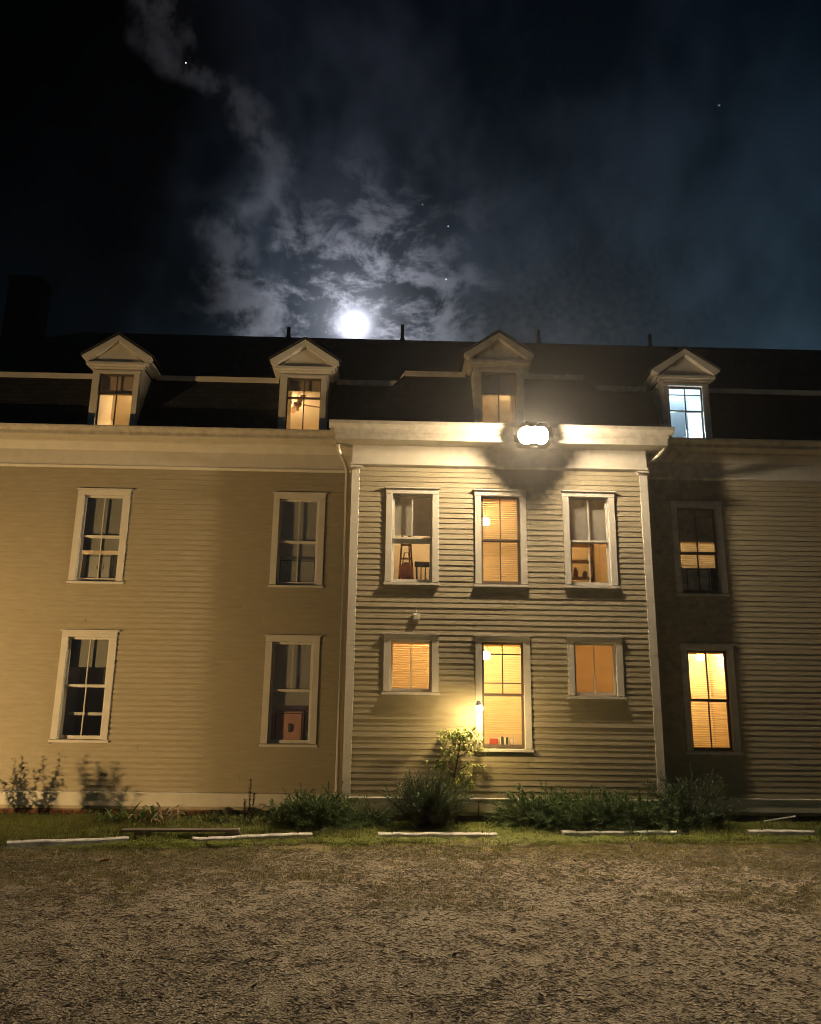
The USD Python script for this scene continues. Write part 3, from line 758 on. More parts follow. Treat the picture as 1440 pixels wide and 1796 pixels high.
# G, I small bay windows, H tall lower middle
w, (a, b, lo_, hi_, Y) = window('G', single=True, sash_m='sash_paint')
wroom('G', F1, F1T, 'room_plaster', 0.86, 460.0, at=(0.55, 1.9, -0.3), lamp_col=AMBER)
tag(obj('blind', slats(a + .015, b - .015, Y + .155, lo_ + .03, hi_ - .02, .045, .85), 'blind_orange', w), kind='stuff')
w, (a, b, lo_, hi_, Y) = window('I', single=True, sash_m='sash_paint')
wroom('I', F1, F1T, 'room_plaster', 0.86, 420.0, at=(0.0, 1.6, -0.8), lamp_col=(1, .64, .30))
obj('roller_shade', MB().box(a + .012, b - .012, Y + .148, Y + .151, lo_ + .03, hi_ - .02), 'shade_orange', w)
w, (a, b, lo_, hi_, Y) = window('H', 0.50, 'dark_sash_paint', lo_m=False)
wroom('H', F1, F1T, 'room_plaster', 0.86, 900.0, at=(-0.15, 1.5, -0.5), lamp_col=(1, .60, .22))
tag(obj('blind', slats(a + .015, b - .015, Y + .175, lo_ + .28, hi_ - .02, .045, .22), 'blind_yellow', w), kind='stuff')
obj('muntin', MB().box(a + .047, b - .047, Y + .034, Y + .06, hi_ - .25, hi_ - .228), 'dark_sash_paint', w)
obj('muntin', MB().box(a + .047, b - .047, Y + .034, Y + .06, hi_ - .95 + .14, hi_ - .928 + .14), 'dark_sash_paint', w)
# books on the inner sill of H
for i, (dx, wd, ht, m) in enumerate(((.17, .16, .13, 'book_red'), (.36, .03, .15, 'book_pale'), (.40, .035, .17, 'book_dark'), (.445, .04, .15, 'book_pale'), (.50, .03, .16, 'book_dark'), (.57, .05, .14, 'book_pale'), (.63, .04, .16, 'book_pale'))):
    bk = obj('book', MB().box(a + dx, a + dx + wd, Y + .20, Y + .33, lo_ + .045, lo_ + .045 + ht, .004), m)
    tag(bk, ['red book lying on the sill inside the bright tall lower window', 'first thin pale book on the sill of the bright tall window', 'taller dark book on the sill of the bright tall window, left one', 'wider pale book between the two dark books on the bright window sill',
             'thin dark book on the sill of the bright tall window, right one', 'widest pale book standing near the right end of the bright window sill', 'last pale book at the right end of the bright window sill'][i], 'book', 'books on the window sill')
obj('inner_shelf', MB().box(a - .05, b + .05, Y + .18, Y + .36, lo_ + .02, lo_ + .043), 'wood_pale', w)

# things behind the two clear bay windows
t = thing('stepladder', 'folding wooden stepladder leaning inside the upper left window of the centre section', 'ladder', (dl - .10, dY + .55, F2))
for s in (-1, 1):
    obj('rail', MB().tube([(s * .19, 0, 0), (s * .08, .22, 1.75)], .022, 6), 'wood_brown', t)
    obj('rear_rail', MB().tube([(s * .16 - .02, .6, 0), (s * .07 - .02, .26, 1.73)], .018, 6), 'wood_brown', t)
for k in range(5):
    f_ = .16 + k * .17
    obj('step', MB().box(-.19 + .11 * f_, .19 - .11 * f_, .22 * f_ - .03, .22 * f_ + .05, 1.75 * f_, 1.75 * f_ + .025), 'wood_brown', t)
bag = obj('cloth_bag', MB().tm(trimesh.creation.icosphere(3, 1), np.diag([.15, .12, .21, 1])), 'terracotta_cloth', thing('hanging_bag', 'rust red cloth bag hung on the stepladder in the window', 'bag', (dl - .10, dY + .42, dz + .28)), True)
obj('strap', MB().tube([(-.08, 0, .18), (-.04, .05, .42), (.04, .05, .42), (.08, 0, .18)], .012, 6), 'wood_brown', bag.GetParent())
t = thing('spindle_chair', 'grey spindle back chair standing inside the upper left window of the centre section', 'chair', (dl + .27, dY + .75, F2), 8)
obj('seat', MB().box(-.21, .21, -.2, .2, .44, .48, .01), 'chair_grey', t)
for sx in (-1, 1):
    for sy_ in (-1, 1):
        obj('leg', MB().tube([(sx * .17, sy_ * .16, .44), (sx * .2, sy_ * .19, 0)], .018, 6), 'chair_grey', t)
for k in range(5):
    xk = -.17 + k * .085
    obj('spindle', MB().tube([(xk, -.18, .48), (xk * 1.1, -.24, 1.0)], .013 if 0 < k < 4 else .02, 6), 'chair_grey', t)
obj('crest_rail', MB().prism_x([(-.26, .97), (-.225, .97), (-.235, 1.08), (-.265, 1.08)], -.23, .23), 'chair_grey', t)
t = thing('shelf_unit', 'open pale wood shelf crowded with jars inside the upper right window of the centre section', 'shelf', (fl - .12, fY + .7, F2))
for sx in (-.36, .36):
    obj('upright', MB().box(sx - .02, sx + .02, 0, .3, 0, 2.2), 'wood_pale', t)
for k in range(6):
    obj('shelf_board', MB().box(-.338, .338, 0, .3, .12 + k * .36, .145 + k * .36), 'wood_pale', t)
JARS = [(1, -.22, .055, .22, 'book_dark', 'tall dark jar on the lower left of the shelf in the upper right window'), (1, .10, .05, .14, 'wood_pale', 'squat tan jar on the lower right of the shelf in the upper right window'),
        (2, -.20, .05, .16, 'wood_pale', 'tan jar at the left end of the middle shelf in the upper right window'), (2, .0, .045, .22, 'book_red', 'red jar in the middle of the shelf in the upper right window'),
        (2, .2, .055, .14, 'appliance_grey', 'squat grey jar right on the middle shelf in the upper right window'), (3, -.12, .05, .2, 'wood_pale', 'tan jar on the top visible shelf in the upper right window')]
for k, xk, r_, h_, m_, lab in JARS:
    zb = .146 + k * .36
    o = obj('jar', MB().tube([(fl - .12 + xk, fY + .85, F2 + zb), (fl - .12 + xk, fY + .85, F2 + zb + h_ * .75), (fl - .12 + xk, fY + .85, F2 + zb + h_ * .8), (fl - .12 + xk, fY + .85, F2 + zb + h_)], [r_, r_, r_ * .6, r_ * .6], 10), m_)
    tag(o, lab, 'jar', 'jars on the shelf in the window')

# ------------------------------------------------------------------ dormers
for key, lampv, lampc, wm, at, mid in (('A', 800.0, WARM, 'room_plaster', (.9, 1.6, -.35), .66), ('B', 640.0, WARM, 'room_plaster', (-.95, 1.9, -.35), .66), ('C', 200.0, WARM, 'room_plaster', (.8, 1.5, -.4), .66), ('D', 1000.0, (.66, .87, 1.0), 'room_white', (-.30, .62, -1.18), .66)):
    x, y = DORM[key]
    d = group('dormer', house)
    zb = 7.82
    e0 = 9.32   # eave of the dormer
    gw = 0.38   # half width of the window opening
    gz = 9.17
    # face boards and cheeks
    obj('face', MB().box(x - DW, x - gw, y, y + 0.07, zb, e0).box(x + gw, x + DW, y, y + 0.07, zb, e0).box(x - gw, x + gw, y, y + 0.07, gz, e0), 'trim_paint', d)
    for xa, xb in ((x - gw - .11, x - gw + .01), (x + gw - .01, x + gw + .11)):
        obj('casing', MB().box(xa, xb, y - .025, y - .001, zb, gz - .004, .003), 'trim_paint', d)
    obj('head_casing', MB().box(x - gw - .13, x + gw + .13, y - .035, y - .001, gz, gz + .055, .003), 'trim_paint', d)
    bk = y + 0.95
    for xa in (x - DW, x + DW - .05):
        obj('cheek', MB().box(xa, xa + .05, y + .072, bk, zb - .1, e0), 'trim_paint', d)
    obj('lining', MB().box(x - gw - .04, x - gw - .002, y + .072, bk, zb, gz + .04).box(x + gw + .002, x + gw + .04, y + .072, bk, zb, gz + .04).box(x - gw - .04, x + gw + .04, y + .072, bk, gz + .041, gz + .08).box(x - gw - .04, x + gw + .04, y + .072, bk, zb - .06, zb - .001), wm, d)
    # pediment: cornice, raking boards, tympanum
    ex, ap = 0.745, 10.0
    zr = 9.50   # rake foot
    obj('cornice', MB().box(x - .66, x + .66, y - .12, y + .07, e0, e0 + .07, .006).box(x - .60, x + .60, y - .07, y + .06, e0 - .045, e0 - .001), 'trim_paint', d)
    tri = [(x - .58, y - .03, e0 + .071), (x + .58, y - .03, e0 + .071), (x, y - .03, ap - .10)]
    obj('tympanum', MB().add(tri + [(p0, p1 + .05, p2) for p0, p1, p2 in tri], [(0, 1, 2), (5, 4, 3), (0, 3, 4), (0, 4, 1), (1, 4, 5), (1, 5, 2), (2, 5, 3), (2, 3, 0)]), 'trim_paint', d)
    for s in (-1, 1):
        foot = np.array([x + s * ex, 0, zr - .03]); top = np.array([x, 0, ap])
        rk = MB().hull([(foot[0], yy_, foot[2] + dz_) for yy_ in (y - .17, y + .02) for dz_ in (0, .035)] + [(x + s * .62, yy_, e0 + .072) for yy_ in (y - .16, y + .02)] + [(x, yy_, ap - dz_) for yy_ in (y - .17, y + .02) for dz_ in (0, .13)])
        obj('raking_board', rk, 'trim_paint', d)
        rf = MB()
        c_ = [(x + s * (ex + .03), y - .19, zr + .008), (x, y - .19, ap + .035), (x, 19.2, ap + .035), (x + s * (ex + .03), 19.2, zr + .008)]
        slab(rf, c_ if s > 0 else c_[::-1], -0.03 if False else 0.03)
        obj('roof', rf, 'slate_roof', d)
        # soffit under the side eave
        obj('side_soffit', MB().box(min(x + s * .62, x + s * (DW)), max(x + s * .62, x + s * DW), y + .071, y + 1.3, e0 + .05, e0 + .09).box(min(x + s * .60, x + s * .72), max(x + s * .60, x + s * .72), y + .021, y + 1.2, e0 + .10, e0 + .16), 'trim_paint', d)
    sm = 'dark_sash_paint'
    zm = zb + (gz - zb) * mid if key != 'D' else zb + (gz - zb) * .58
    sash(d, x - gw + .002, x + gw - .002, zm - .02, gz - .005, y + .035, sm, True, .035, .04, .028)
    sash(d, x - gw + .002, x + gw - .002, zb + .005, zm + .02, y + .072, sm, True, .05, .035, .028)
    if key in 'ABC':
        obj('roller_shade', MB().box(x - gw + .01, x + gw - .01, y + .112, y + .116, gz - (.42 if key == 'A' else .27 if key == 'B' else .5), gz - .002), 'shade_tan', d)
    if key == 'D':
        obj('muntin', MB().box(x - gw + .03, x + gw - .03, y + .039, y + .066, gz - .20, gz - .178), sm, d)
    ry0 = bk + .001
    room(x - 1.25, x + 1.25, ry0, ry0 + 3.0, 7.75, 9.36, wm, lampv, (x + at[0], y + at[1], 9.36 + at[2]), .07, lampc)
    # the wall around the dormer opening, seen from inside
    obj('inner_wall', MB().box(x - 1.24, x - gw - .041, bk - .03, bk, 7.76, 9.35).box(x + gw + .041, x + 1.24, bk - .03, bk, 7.76, 9.35), wm, d)


def ceiling_fan(loc, label, rot, s=1.0):
    t = thing('ceiling_fan', label, 'ceiling fan', loc, rot)
    obj('rod', MB().tube([(0, 0, 0), (0, 0, .22)], .012, 6), 'wood_brown', t)
    obj('motor', MB().tube([(0, 0, -.1), (0, 0, -.06), (0, 0, .0), (0, 0, .03)], [.05, .10, .10, .04], 14), 'wood_brown', t)
    for k in range(4):
        an = k * np.pi / 2
        c_, s_ = math.cos(an), math.sin(an)
        T = np.array([[c_, -s_, 0, 0], [s_, c_, 0, 0], [0, 0, 1, 0], [0, 0, 0, 1.]])
        obj('blade', MB().tm(trimesh.creation.box([.46 * s, .13, .012]), T @ trimesh.transformations.translation_matrix([.12 + .24 * s, 0, -.02]) @ trimesh.transformations.rotation_matrix(.2, [1, 0, 0])), 'wood_brown', t)
    obj('light_cup', MB().tube([(0, 0, -.2), (0, 0, -.15), (0, 0, -.1)], [.03, .055, .04], 12), 'book_pale', t)


ceiling_fan((-2.22, 18.25, 9.12), 'dark four blade ceiling fan seen through the second dormer from the left', 20)
ceiling_fan((-5.72, 18.55, 9.12), 'small dark ceiling fan seen through the leftmost dormer', 35, .6)

# ------------------------------------------------------------------ lamps on the house
LP = np.array([2.87, 15.70, 7.52])
t = thing('floodlight', 'blazing cluster floodlight on the eave above the centre section', 'floodlight', None)
obj('back_box', MB().box(LP[0] - .10, LP[0] + .10, FY - .30, FY - .146, LP[2] + .05, LP[2] + .30, .015), 'lamp_housing', t)
for s in (-1, 1):
    nrm = np.array([s * .44, -.85, -.30]); nrm /= np.linalg.norm(nrm)
    c_ = LP + np.array([s * .148, -.02, 0.0])
    T = frame_to(nrm); T[:3, 3] = c_
    prof = np.array([(0.001, -.22), (.06, -.21), (.08, -.15), (.10, -.10), (.18, -.02), (.186, .004), (.178, .004), (.172, -.012), (.001, -.014)])
    h_ = obj('lamp_head', MB().tm(trimesh.creation.revolve(prof, sections=24), T), 'lamp_housing', t, 40)
    dome_ = np.array([(.001, .032), (.07, .030), (.12, .022), (.155, .010), (.171, -.006)])
    obj('lens', MB().tm(trimesh.creation.revolve(dome_, sections=24), T), 'flood_glow' if s < 0 else 'flood_glow_dimmer', h_, True)
    obj('bracket_arm', MB().tube([c_ - nrm * .20, c_ - nrm * .23 + np.array([-s * .04, .02, .06]), LP + np.array([s * .05, .04, .10])], .02, 8), 'lamp_housing', t)

nrm = np.array([0.0, -.92, -.39]); nrm /= np.linalg.norm(nrm)
T = frame_to(nrm); T[:3, 3] = LP + np.array([0.0, -.075, -.005])
h_ = obj('lamp_head', MB().tm(trimesh.creation.revolve(np.array([(0.001, -.05), (.12, -.045), (.165, -.012), (.168, .003), (.16, .003), (.001, -.004)]), sections=24), T), 'lamp_housing', t, 40)
obj('lens', MB().tm(trimesh.creation.revolve(np.array([(.001, .030), (.07, .028), (.12, .021), (.15, .010), (.162, .0)]), sections=24), T), 'flood_glow_front', h_, True)

wl = np.array([1.80, 16.30, 2.17])
t = thing('wall_lamp', 'small glowing gooseneck wall lamp at the left edge of the tall lower window', 'lamp', None)
obj('back_plate', MB().tube([(1.80, 16.39, 2.12), (1.80, 16.365, 2.12)], .055, 14), 'lamp_housing', t)
obj('arm', MB().tube([(1.80, 16.366, 2.12), (1.79, 16.28, 2.20), (1.775, 16.10, 2.27), (1.755, 15.95, 2.28), (1.745, 15.87, 2.25), (1.742, 15.862, 2.22)], .012, 6), 'lamp_housing', t)
T = frame_to((.14, -.36, -.92)); T[:3, 3] = (1.74, 15.85, 2.19)
h_ = obj('lamp_hood', MB().tm(trimesh.creation.revolve(np.array([(0.001, -.11), (.03, -.105), (.05, -.05), (.066, .0), (.062, .0), (.05, -.012), (.001, -.014)]), sections=18), T), 'lamp_housing', t, 40)
obj('bulb', MB().tm(trimesh.creation.revolve(np.array([(.001, .105), (.03, .098), (.052, .075), (.060, .045), (.050, .004), (.045, -.01)]), sections=18), T), 'wall_lamp_glow', h_, True)

# yard lamp beyond the left edge of the picture, shining along the wing
YL = np.array([-17.0, 9.5, 0.70])
t = thing('yard_lamp', 'low hooded amber lamp shining on the left wing', 'lamp', None)
nrm = np.array([-7.1, 17.0, .4]) - YL; nrm /= np.linalg.norm(nrm)
T = frame_to(nrm); T[:3, 3] = YL
obj('hood', MB().tm(trimesh.creation.revolve(np.array([(.001, -.2), (.10, -.18), (.11, -.02), (.12, .03), (.113, .03), (.105, -.01), (.001, -.015)]), sections=20), T), 'lamp_housing', t)
obj('lens', MB().tm(trimesh.creation.revolve(np.array([(.001, .005), (.07, .0)]), sections=20), T), 'yard_lamp_glow', t)
for s in (-1, 1):
    fv = np.array([(s * .12, -.11, .0), (s * .12, .11, .0), (s * .135, .2, .6), (s * .135, -.2, .6)]); fv = np.vstack([fv, fv + [s * .006, 0, 0]])
    obj('barn_door', MB().add(fv @ T[:3, :3].T + T[:3, 3], [(0, 1, 2, 3), (7, 6, 5, 4), (0, 4, 5, 1), (1, 5, 6, 2), (2, 6, 7, 3), (3, 7, 4, 0)]), 'lamp_housing', t)
fv = np.array([(-.11, .125, .0), (.11, .125, .0), (.2, .130, .19), (-.2, .130, .19)]); fv = np.vstack([fv, fv + [0, .006, 0]])
obj('visor', MB().add(fv @ T[:3, :3].T + T[:3, 3], [(0, 1, 2, 3), (7, 6, 5, 4), (0, 4, 5, 1), (1, 5, 6, 2), (2, 6, 7, 3), (3, 7, 4, 0)]), 'lamp_housing', t)
obj('post', MB().tube([(YL[0], YL[1], -.1), (YL[0], YL[1], YL[2] - .1)], .035, 10), 'lamp_housing', t)

# small box on the siding and a tap on the skirt
t = thing('junction_box', 'small cream metal box on the siding above the small left window', 'junction box', None)
obj('box_body', MB().box(.49, .63, BY - .06, BY - .028, 3.85, 3.99, .005), 'trim_paint', t)
obj('lid', MB().box(.51, .61, BY - .07, BY - .0605, 3.88, 3.96, .003), 'trim_paint', t)
obj('conduit', MB().tube([(.56, BY - .05, 4.0), (.56, BY - .05, 4.06)], .014, 6), 'trim_paint', t)
t = thing('garden_tap', 'rusty tee handled tap on the skirt board below the tall lower window', 'tap', None)
obj('spout', MB().tube([(1.77, BY - .029, .40), (1.77, BY - .10, .40), (1.77, BY - .13, .33)], .014, 6), 'rusty_iron', t)
obj('handle', MB().tube([(1.70, BY - .09, .47), (1.84, BY - .09, .47)], .012, 6).tube([(1.77, BY - .09, .40), (1.77, BY - .09, .47)], .010, 6), 'rusty_iron', t)
obj('riser', MB().tube([(1.77, BY - .045, .40), (1.77, BY - .045, .05)], .012, 6), 'rusty_iron', t)

# ------------------------------------------------------------------ timbers and plank
STOPS = [((-5.60, 13.30), (-3.98, 13.88), .115, 'leftmost white painted parking timber lying on the gravel edge, nearest the camera'),
         ((-3.02, 14.02), (-1.18, 14.52), .11, 'sagging white parking timber left of centre, overgrown at both ends'),
         ((-0.10, 14.62), (1.90, 14.80), .11, 'white parking timber in front of the dark yew bush'),
         ((3.04, 14.95), (5.16, 15.12), .12, 'white parking timber in front of the low junipers with a lit left end'),
         ((6.38, 15.30), (8.7, 15.46), .12, 'rightmost white parking timber running out of the picture')]
for (xa, ya), (xb, yb), h_, lab in STOPS:
    t = thing('parking_timber', lab, 'parking timber', None, None, 'white timbers along the parking edge')
    L_ = math.hypot(xb - xa, yb - ya); dx_, dy_ = (xb - xa) / L_, (yb - ya) / L_
    n_ = 12; hw = .075
    prof = [(-hw, 0), (hw, 0), (hw, h_ - .02), (hw - .02, h_), (-hw + .02, h_), (-hw, h_ - .02)]
    v = []
    for i in range(n_ + 1):
        s_ = L_ * i / n_
        jz = rng.normal(0, .004) + (.012 if -3.1 < xa < -3 else .004) * math.sin(i * .5 + xa); jx = rng.normal(0, .004)
        gz_ = float(gheight(xa + dx_ * s_, ya + dy_ * s_)) - .02
        for u_, w_ in prof:
            v.append((xa + dx_ * s_ - dy_ * (u_ + jx), ya + dy_ * s_ + dx_ * (u_ + jx), gz_ + w_ + (jz if w_ > .03 else 0)))
    k = len(prof); f = []
    for i in range(n_):
        for j in range(k):
            a0, a1 = i * k + j, i * k + (j + 1) % k
            f += [(a0, a0 + k, a1 + k), (a0, a1 + k, a1)]
    f += [(0, j, j + 1) for j in range(1, k - 1)] + [(n_ * k, n_ * k + j + 1, n_ * k + j) for j in range(1, k - 1)]
    obj('timber', MB().add(v, f), 'white_timber', t)
    for s_ in (.12 * L_, .88 * L_):
        px_, py_ = xa + dx_ * s_, ya + dy_ * s_
        obj('spike', MB().tube([(px_, py_, 0), (px_, py_, h_ + float(gheight(px_, py_)) + .012)], .012, 6), 'rusty_iron', t)
t = thing('plank_bench', 'low weathered plank on short blocks hidden in the weeds behind the left timbers', 'bench', (-3.28, 14.35, 0.0), 6)
obj('plank', MB().box(-.93, .93, -.12, .12, .13, .165, .005), 'weathered_timber', t)
for x in (-.6, .82):
    obj('block', MB().box(x - .12, x + .12, -.09, .09, 0, .129, .01), 'weathered_timber', t)
t = MB()
lx, ly = -3.78, 12.1
lv = np.array([(-.10, 0, .02), (-.04, .045, .035), (.03, .05, .05), (.10, .01, .03), (.05, -.04, .055), (-.03, -.05, .03), (0, 0, .01)])
t.add(lv + [lx, ly, float(gheight(lx, ly))], [(6, 0, 5), (6, 5, 4), (6, 4, 3), (6, 3, 2), (6, 2, 1), (6, 1, 0)])
tag(obj('fallen_leaf', t, 'dry_leaf'), 'brown curled fallen leaf alone on the gravel near the leftmost timber', 'leaf')
st = MB().tube([(7.3, 16.7, .12), (7.6, 16.75, .16), (7.95, 16.72, .22)], .018, 6)
tag(obj('pale_stick', st, 'white_timber'), 'pale stick lying at the dark foot of the right wing', 'stick')

# ------------------------------------------------------------------ plants


def leaves(mb, base, direction, length, width, bend=0.25, fold=0.25, up=(0, 0, 1)):
    """many leaves at once, each two folded halves of two triangles"""
    base, d = np.asarray(base, float), np.asarray(direction, float)
    d = d / np.linalg.norm(d, axis=1, keepdims=True)
    L_, W_ = np.broadcast_to(length, len(base))[:, None], np.broadcast_to(width, len(base))[:, None]
    u = np.cross(d, np.asarray(up, float)); ln = np.linalg.norm(u, axis=1, keepdims=True); u = np.where(ln > 1e-3, u / np.maximum(ln, 1e-6), [1, 0, 0])
    n_ = np.cross(u, d)
    mid = base + d * L_ * .5 + n_ * L_ * bend * .25
    tip = base + d * L_ - n_ * L_ * bend * .5
    lf, rt = mid + u * W_ * .5 + n_ * W_ * fold, mid - u * W_ * .5 + n_ * W_ * fold
    v = np.stack([base, lf, tip, rt, mid], 1).reshape(-1, 3)
    k = np.arange(len(base))[:, None] * 5
    f = np.concatenate([k + [0, 4, 1], k + [1, 4, 2], k + [0, 3, 4], k + [3, 2, 4]], 0)
    mb.add(v, f)


def rand_dirs(n, up=0.3):
    d = rng.normal(size=(n, 3)); d /= np.linalg.norm(d, axis=1, keepdims=True); d[:, 2] += up
    return d / np.linalg.norm(d, axis=1, keepdims=True)


def arc(p0, direction, length, droop, n=7):
    d = np.array(direction, float); d /= np.linalg.norm(d)
    s = np.linspace(0, 1, n)[:, None]
    return np.array(p0) + d * length * s + np.array([0, 0, -1.0]) * droop * length * s ** 2


def gz(x, y):
    return float(gheight(x, y))


# small broad-leaved tree by the bulb
t = thing('young_tree', 'slender young tree with drooping pale green leaves lit by the wall lamp', 'tree')
bx_, by_ = 1.32, 16.02
stem = np.array([(bx_, by_, gz(bx_, by_) - .05), (bx_ + .02, by_, .5), (bx_ - .03, by_ + .02, .95), (bx_ + .05, by_, 1.35), (bx_ + .10, by_ - .02, 1.72)])
obj('trunk', MB().tube(stem, [.026, .022, .018, .012, .006], 7), 'bark', t)
br, lf = MB(), MB()
for i in range(36):
    f_ = rng.uniform(.30, 1.0); q_ = f_ * 4; i0 = min(int(q_), 3); p0 = stem[i0] + (stem[i0 + 1] - stem[i0]) * (q_ - i0)
    an = i * 2.4 + rng.uniform(-.4, .4)
    Lb = (.66 - .45 * abs(f_ - .6)) * rng.uniform(.6, 1.05) if f_ < .93 else .2
    a_ = arc(p0, (math.cos(an), math.sin(an) * .8, .75), Lb, .38, 6)
    br.tube(a_, np.linspace(.008, .003, 6), 5)
    nl = 13
    s_ = rng.uniform(.3, 1, nl); pts = np.array([np.interp(s_, np.linspace(0, 1, 6), a_[:, k]) for k in range(3)]).T
    d_ = rand_dirs(nl, -.55) + (a_[-1] - a_[0]) / Lb * .7
    leaves(lf, pts, d_, rng.uniform(.10, .17, nl), rng.uniform(.045, .07, nl), .5)
obj('branches', br, 'bark', t); obj('crown', lf, 'tree_leaf', t)


def needle_shrub(name, label, cat, x, y, height, spread, nb, m, tilt=(.35, 1.15), droop=.15, flat=1.0, nlen=.05, dens=46, grp=None, asym=0.0, sub=3):
    t = thing(name, label, cat, None, None, grp)
    br, lf = MB(), MB()
    z0 = gz(x, y) - .02
    for i in range(nb):
        an = rng.uniform(0, 2 * np.pi); el = rng.uniform(*tilt)
        d = np.array([math.cos(an) * math.cos(el), math.sin(an) * math.cos(el) * flat, math.sin(el)])
        Lr = rng.uniform(.7, 1.08) * (spread * math.cos(el) + height * math.sin(el))
        p0 = np.array([x + rng.normal(0, .07), y + rng.normal(0, .06), z0])
        a_ = arc(p0, d, Lr, droop, 7); a_[:, 2] = np.maximum(a_[:, 2], z0 + .03)
        br.tube(a_, np.linspace(.008, .002, 7), 4, False)
        twigs = [a_]
        for k in range(sub):
            s0 = rng.uniform(.3, .9); p1 = np.array([np.interp(s0, np.linspace(0, 1, 7), a_[:, j]) for j in range(3)])
            twigs.append(arc(p1, d + rng.normal(0, .45, 3), Lr * rng.uniform(.2, .4), droop, 5))
        for tw in twigs:
            nl = dens if tw is a_ else dens // 2
            s_ = rng.uniform(.25 if tw is a_ else 0, 1, nl)
            pts = np.array([np.interp(s_, np.linspace(0, 1, len(tw)), tw[:, j]) for j in range(3)]).T
            dd = tw[-1] - tw[0]; dd = dd / np.linalg.norm(dd)
            leaves(lf, pts, rng.normal(0, .55, (nl, 3)) + dd, rng.uniform(.6, 1.1, nl) * nlen, nlen * .28, .2)
    obj('branches', br, 'bark', t); obj('foliage', lf, m, t)
    return t


needle_shrub('yew_bush', 'dark vase shaped yew bush at the foot of the young tree', 'bush', .78, 15.40, .74, .74, 170, 'yew_leaf', (.60, 1.45), .0, .8, .046, 54, sub=4)
needle_shrub('juniper', 'low feathery juniper spreading right of the lit grass patch', 'shrub', 2.85, 15.85, .62, .95, 130, 'juniper_leaf', (.2, 1.1), .24, .7, .058, 70, 'low junipers along the centre section')
needle_shrub('juniper', 'broad dark juniper in the middle of the low row, behind the fourth timber', 'shrub', 3.70, 15.70, .52, 1.05, 150, 'juniper_leaf', (.15, 1.1), .26, .7, .058, 70, 'low junipers along the centre section')
needle_shrub('juniper', 'rightmost sprawling juniper in front of the corner board', 'shrub', 4.60, 15.85, .50, .95, 120, 'juniper_leaf', (.15, 1.1), .26, .7, .058, 70, 'low junipers along the centre section')
needle_shrub('dark_shrub', 'tall shadowed shrub in the corner between centre section and right wing', 'shrub', 5.55, 15.95, .92, .85, 95, 'yew_leaf', (.35, 1.3), .12, .8, .06, 44)


def broad_plant(name, label, cat, x, y, h, spread, ns, nl, ll, lw, m, stem='stem_green', droop=.2, tilt=(.8, 1.45), lup=.2, grp=None):
    t = thing(name, label, cat, None, None, grp)
    br, lf = MB(), MB(); z0 = gz(x, y) - .02
    for i in range(ns):
        an = rng.uniform(0, 2 * np.pi); el = rng.uniform(*tilt)
        a_ = arc((x + rng.normal(0, spread * .22), y + rng.normal(0, spread * .15), z0), (math.cos(an) * math.cos(el), math.sin(an) * math.cos(el), math.sin(el)), h * rng.uniform(.65, 1.08), droop, 6)
        br.tube(a_, np.linspace(.007, .003, 6), 5, False)
        s_ = rng.uniform(.2, 1, nl); pts = np.array([np.interp(s_, np.linspace(0, 1, 6), a_[:, j]) for j in range(3)]).T
        leaves(lf, pts, rand_dirs(nl, lup), rng.uniform(.6, 1.15, nl) * ll, rng.uniform(.7, 1.1, nl) * lw, .4)
    obj('stems', br, stem, t); obj('foliage', lf, m, t)
    return t


needle_shrub('feathery_shrub', 'low dark feathery shrub in front of the downspout', 'shrub', -1.15, 15.35, .55, .85, 110, 'juniper_leaf', (.25, 1.15), .2, .7, .06, 60)
needle_shrub('feathery_shrub', 'smaller feathery shrub against the skirt board right of the downspout', 'shrub', -.25, 15.95, .42, .75, 45, 'juniper_leaf', (.15, .8), .22, .6, .06, 46)
broad_plant('leafy_sapling', 'upright leafy sapling rising from the shrub at the downspout', 'sapling', -.86, 15.6, .80, .22, 6, 22, .09, .045, 'weed_leaf', tilt=(1.1, 1.5), droop=.1)
broad_plant('broad_leaf_plant', 'bushy plant with broad rounded leaves left of the downspout shrubs', 'plant', -1.80, 15.8, .62, .45, 9, 12, .13, .10, 'fern_leaf', tilt=(.7, 1.4))
broad_plant('ground_plant', 'dark leafy clump right of the bare bricks', 'plant', -5.0, 15.8, .36, .7, 16, 12, .12, .07, 'fern_leaf', tilt=(.4, 1.2))
broad_plant('ground_plant', 'dark leafy clump between the strap leaved plant and the dock', 'plant', -3.1, 15.9, .36, .9, 16, 12, .11, .06, 'fern_leaf', tilt=(.4, 1.2))
broad_plant('ground_plant', 'small pale leafy clump left of the low junipers', 'plant', 2.15, 16.0, .26, .35, 8, 10, .09, .06, 'weed_leaf', tilt=(.4, 1.2))
broad_plant('weed_plant', 'leafy weed at the right end of the fourth timber', 'weed', 5.05, 15.05, .24, .35, 10, 12, .08, .035, 'weed_leaf', tilt=(.4, 1.2))
broad_plant('weed_plant', 'leafy weed overgrowing the rightmost timber', 'weed', 7.75, 15.2, .28, .35, 10, 12, .09, .035, 'weed_leaf', tilt=(.4, 1.2))
broad_plant('weed_plant', 'leafy weed in the gap between third and fourth timbers', 'weed', 2.35, 15.15, .22, .4, 10, 12, .08, .05, 'weed_leaf', tilt=(.4, 1.2))

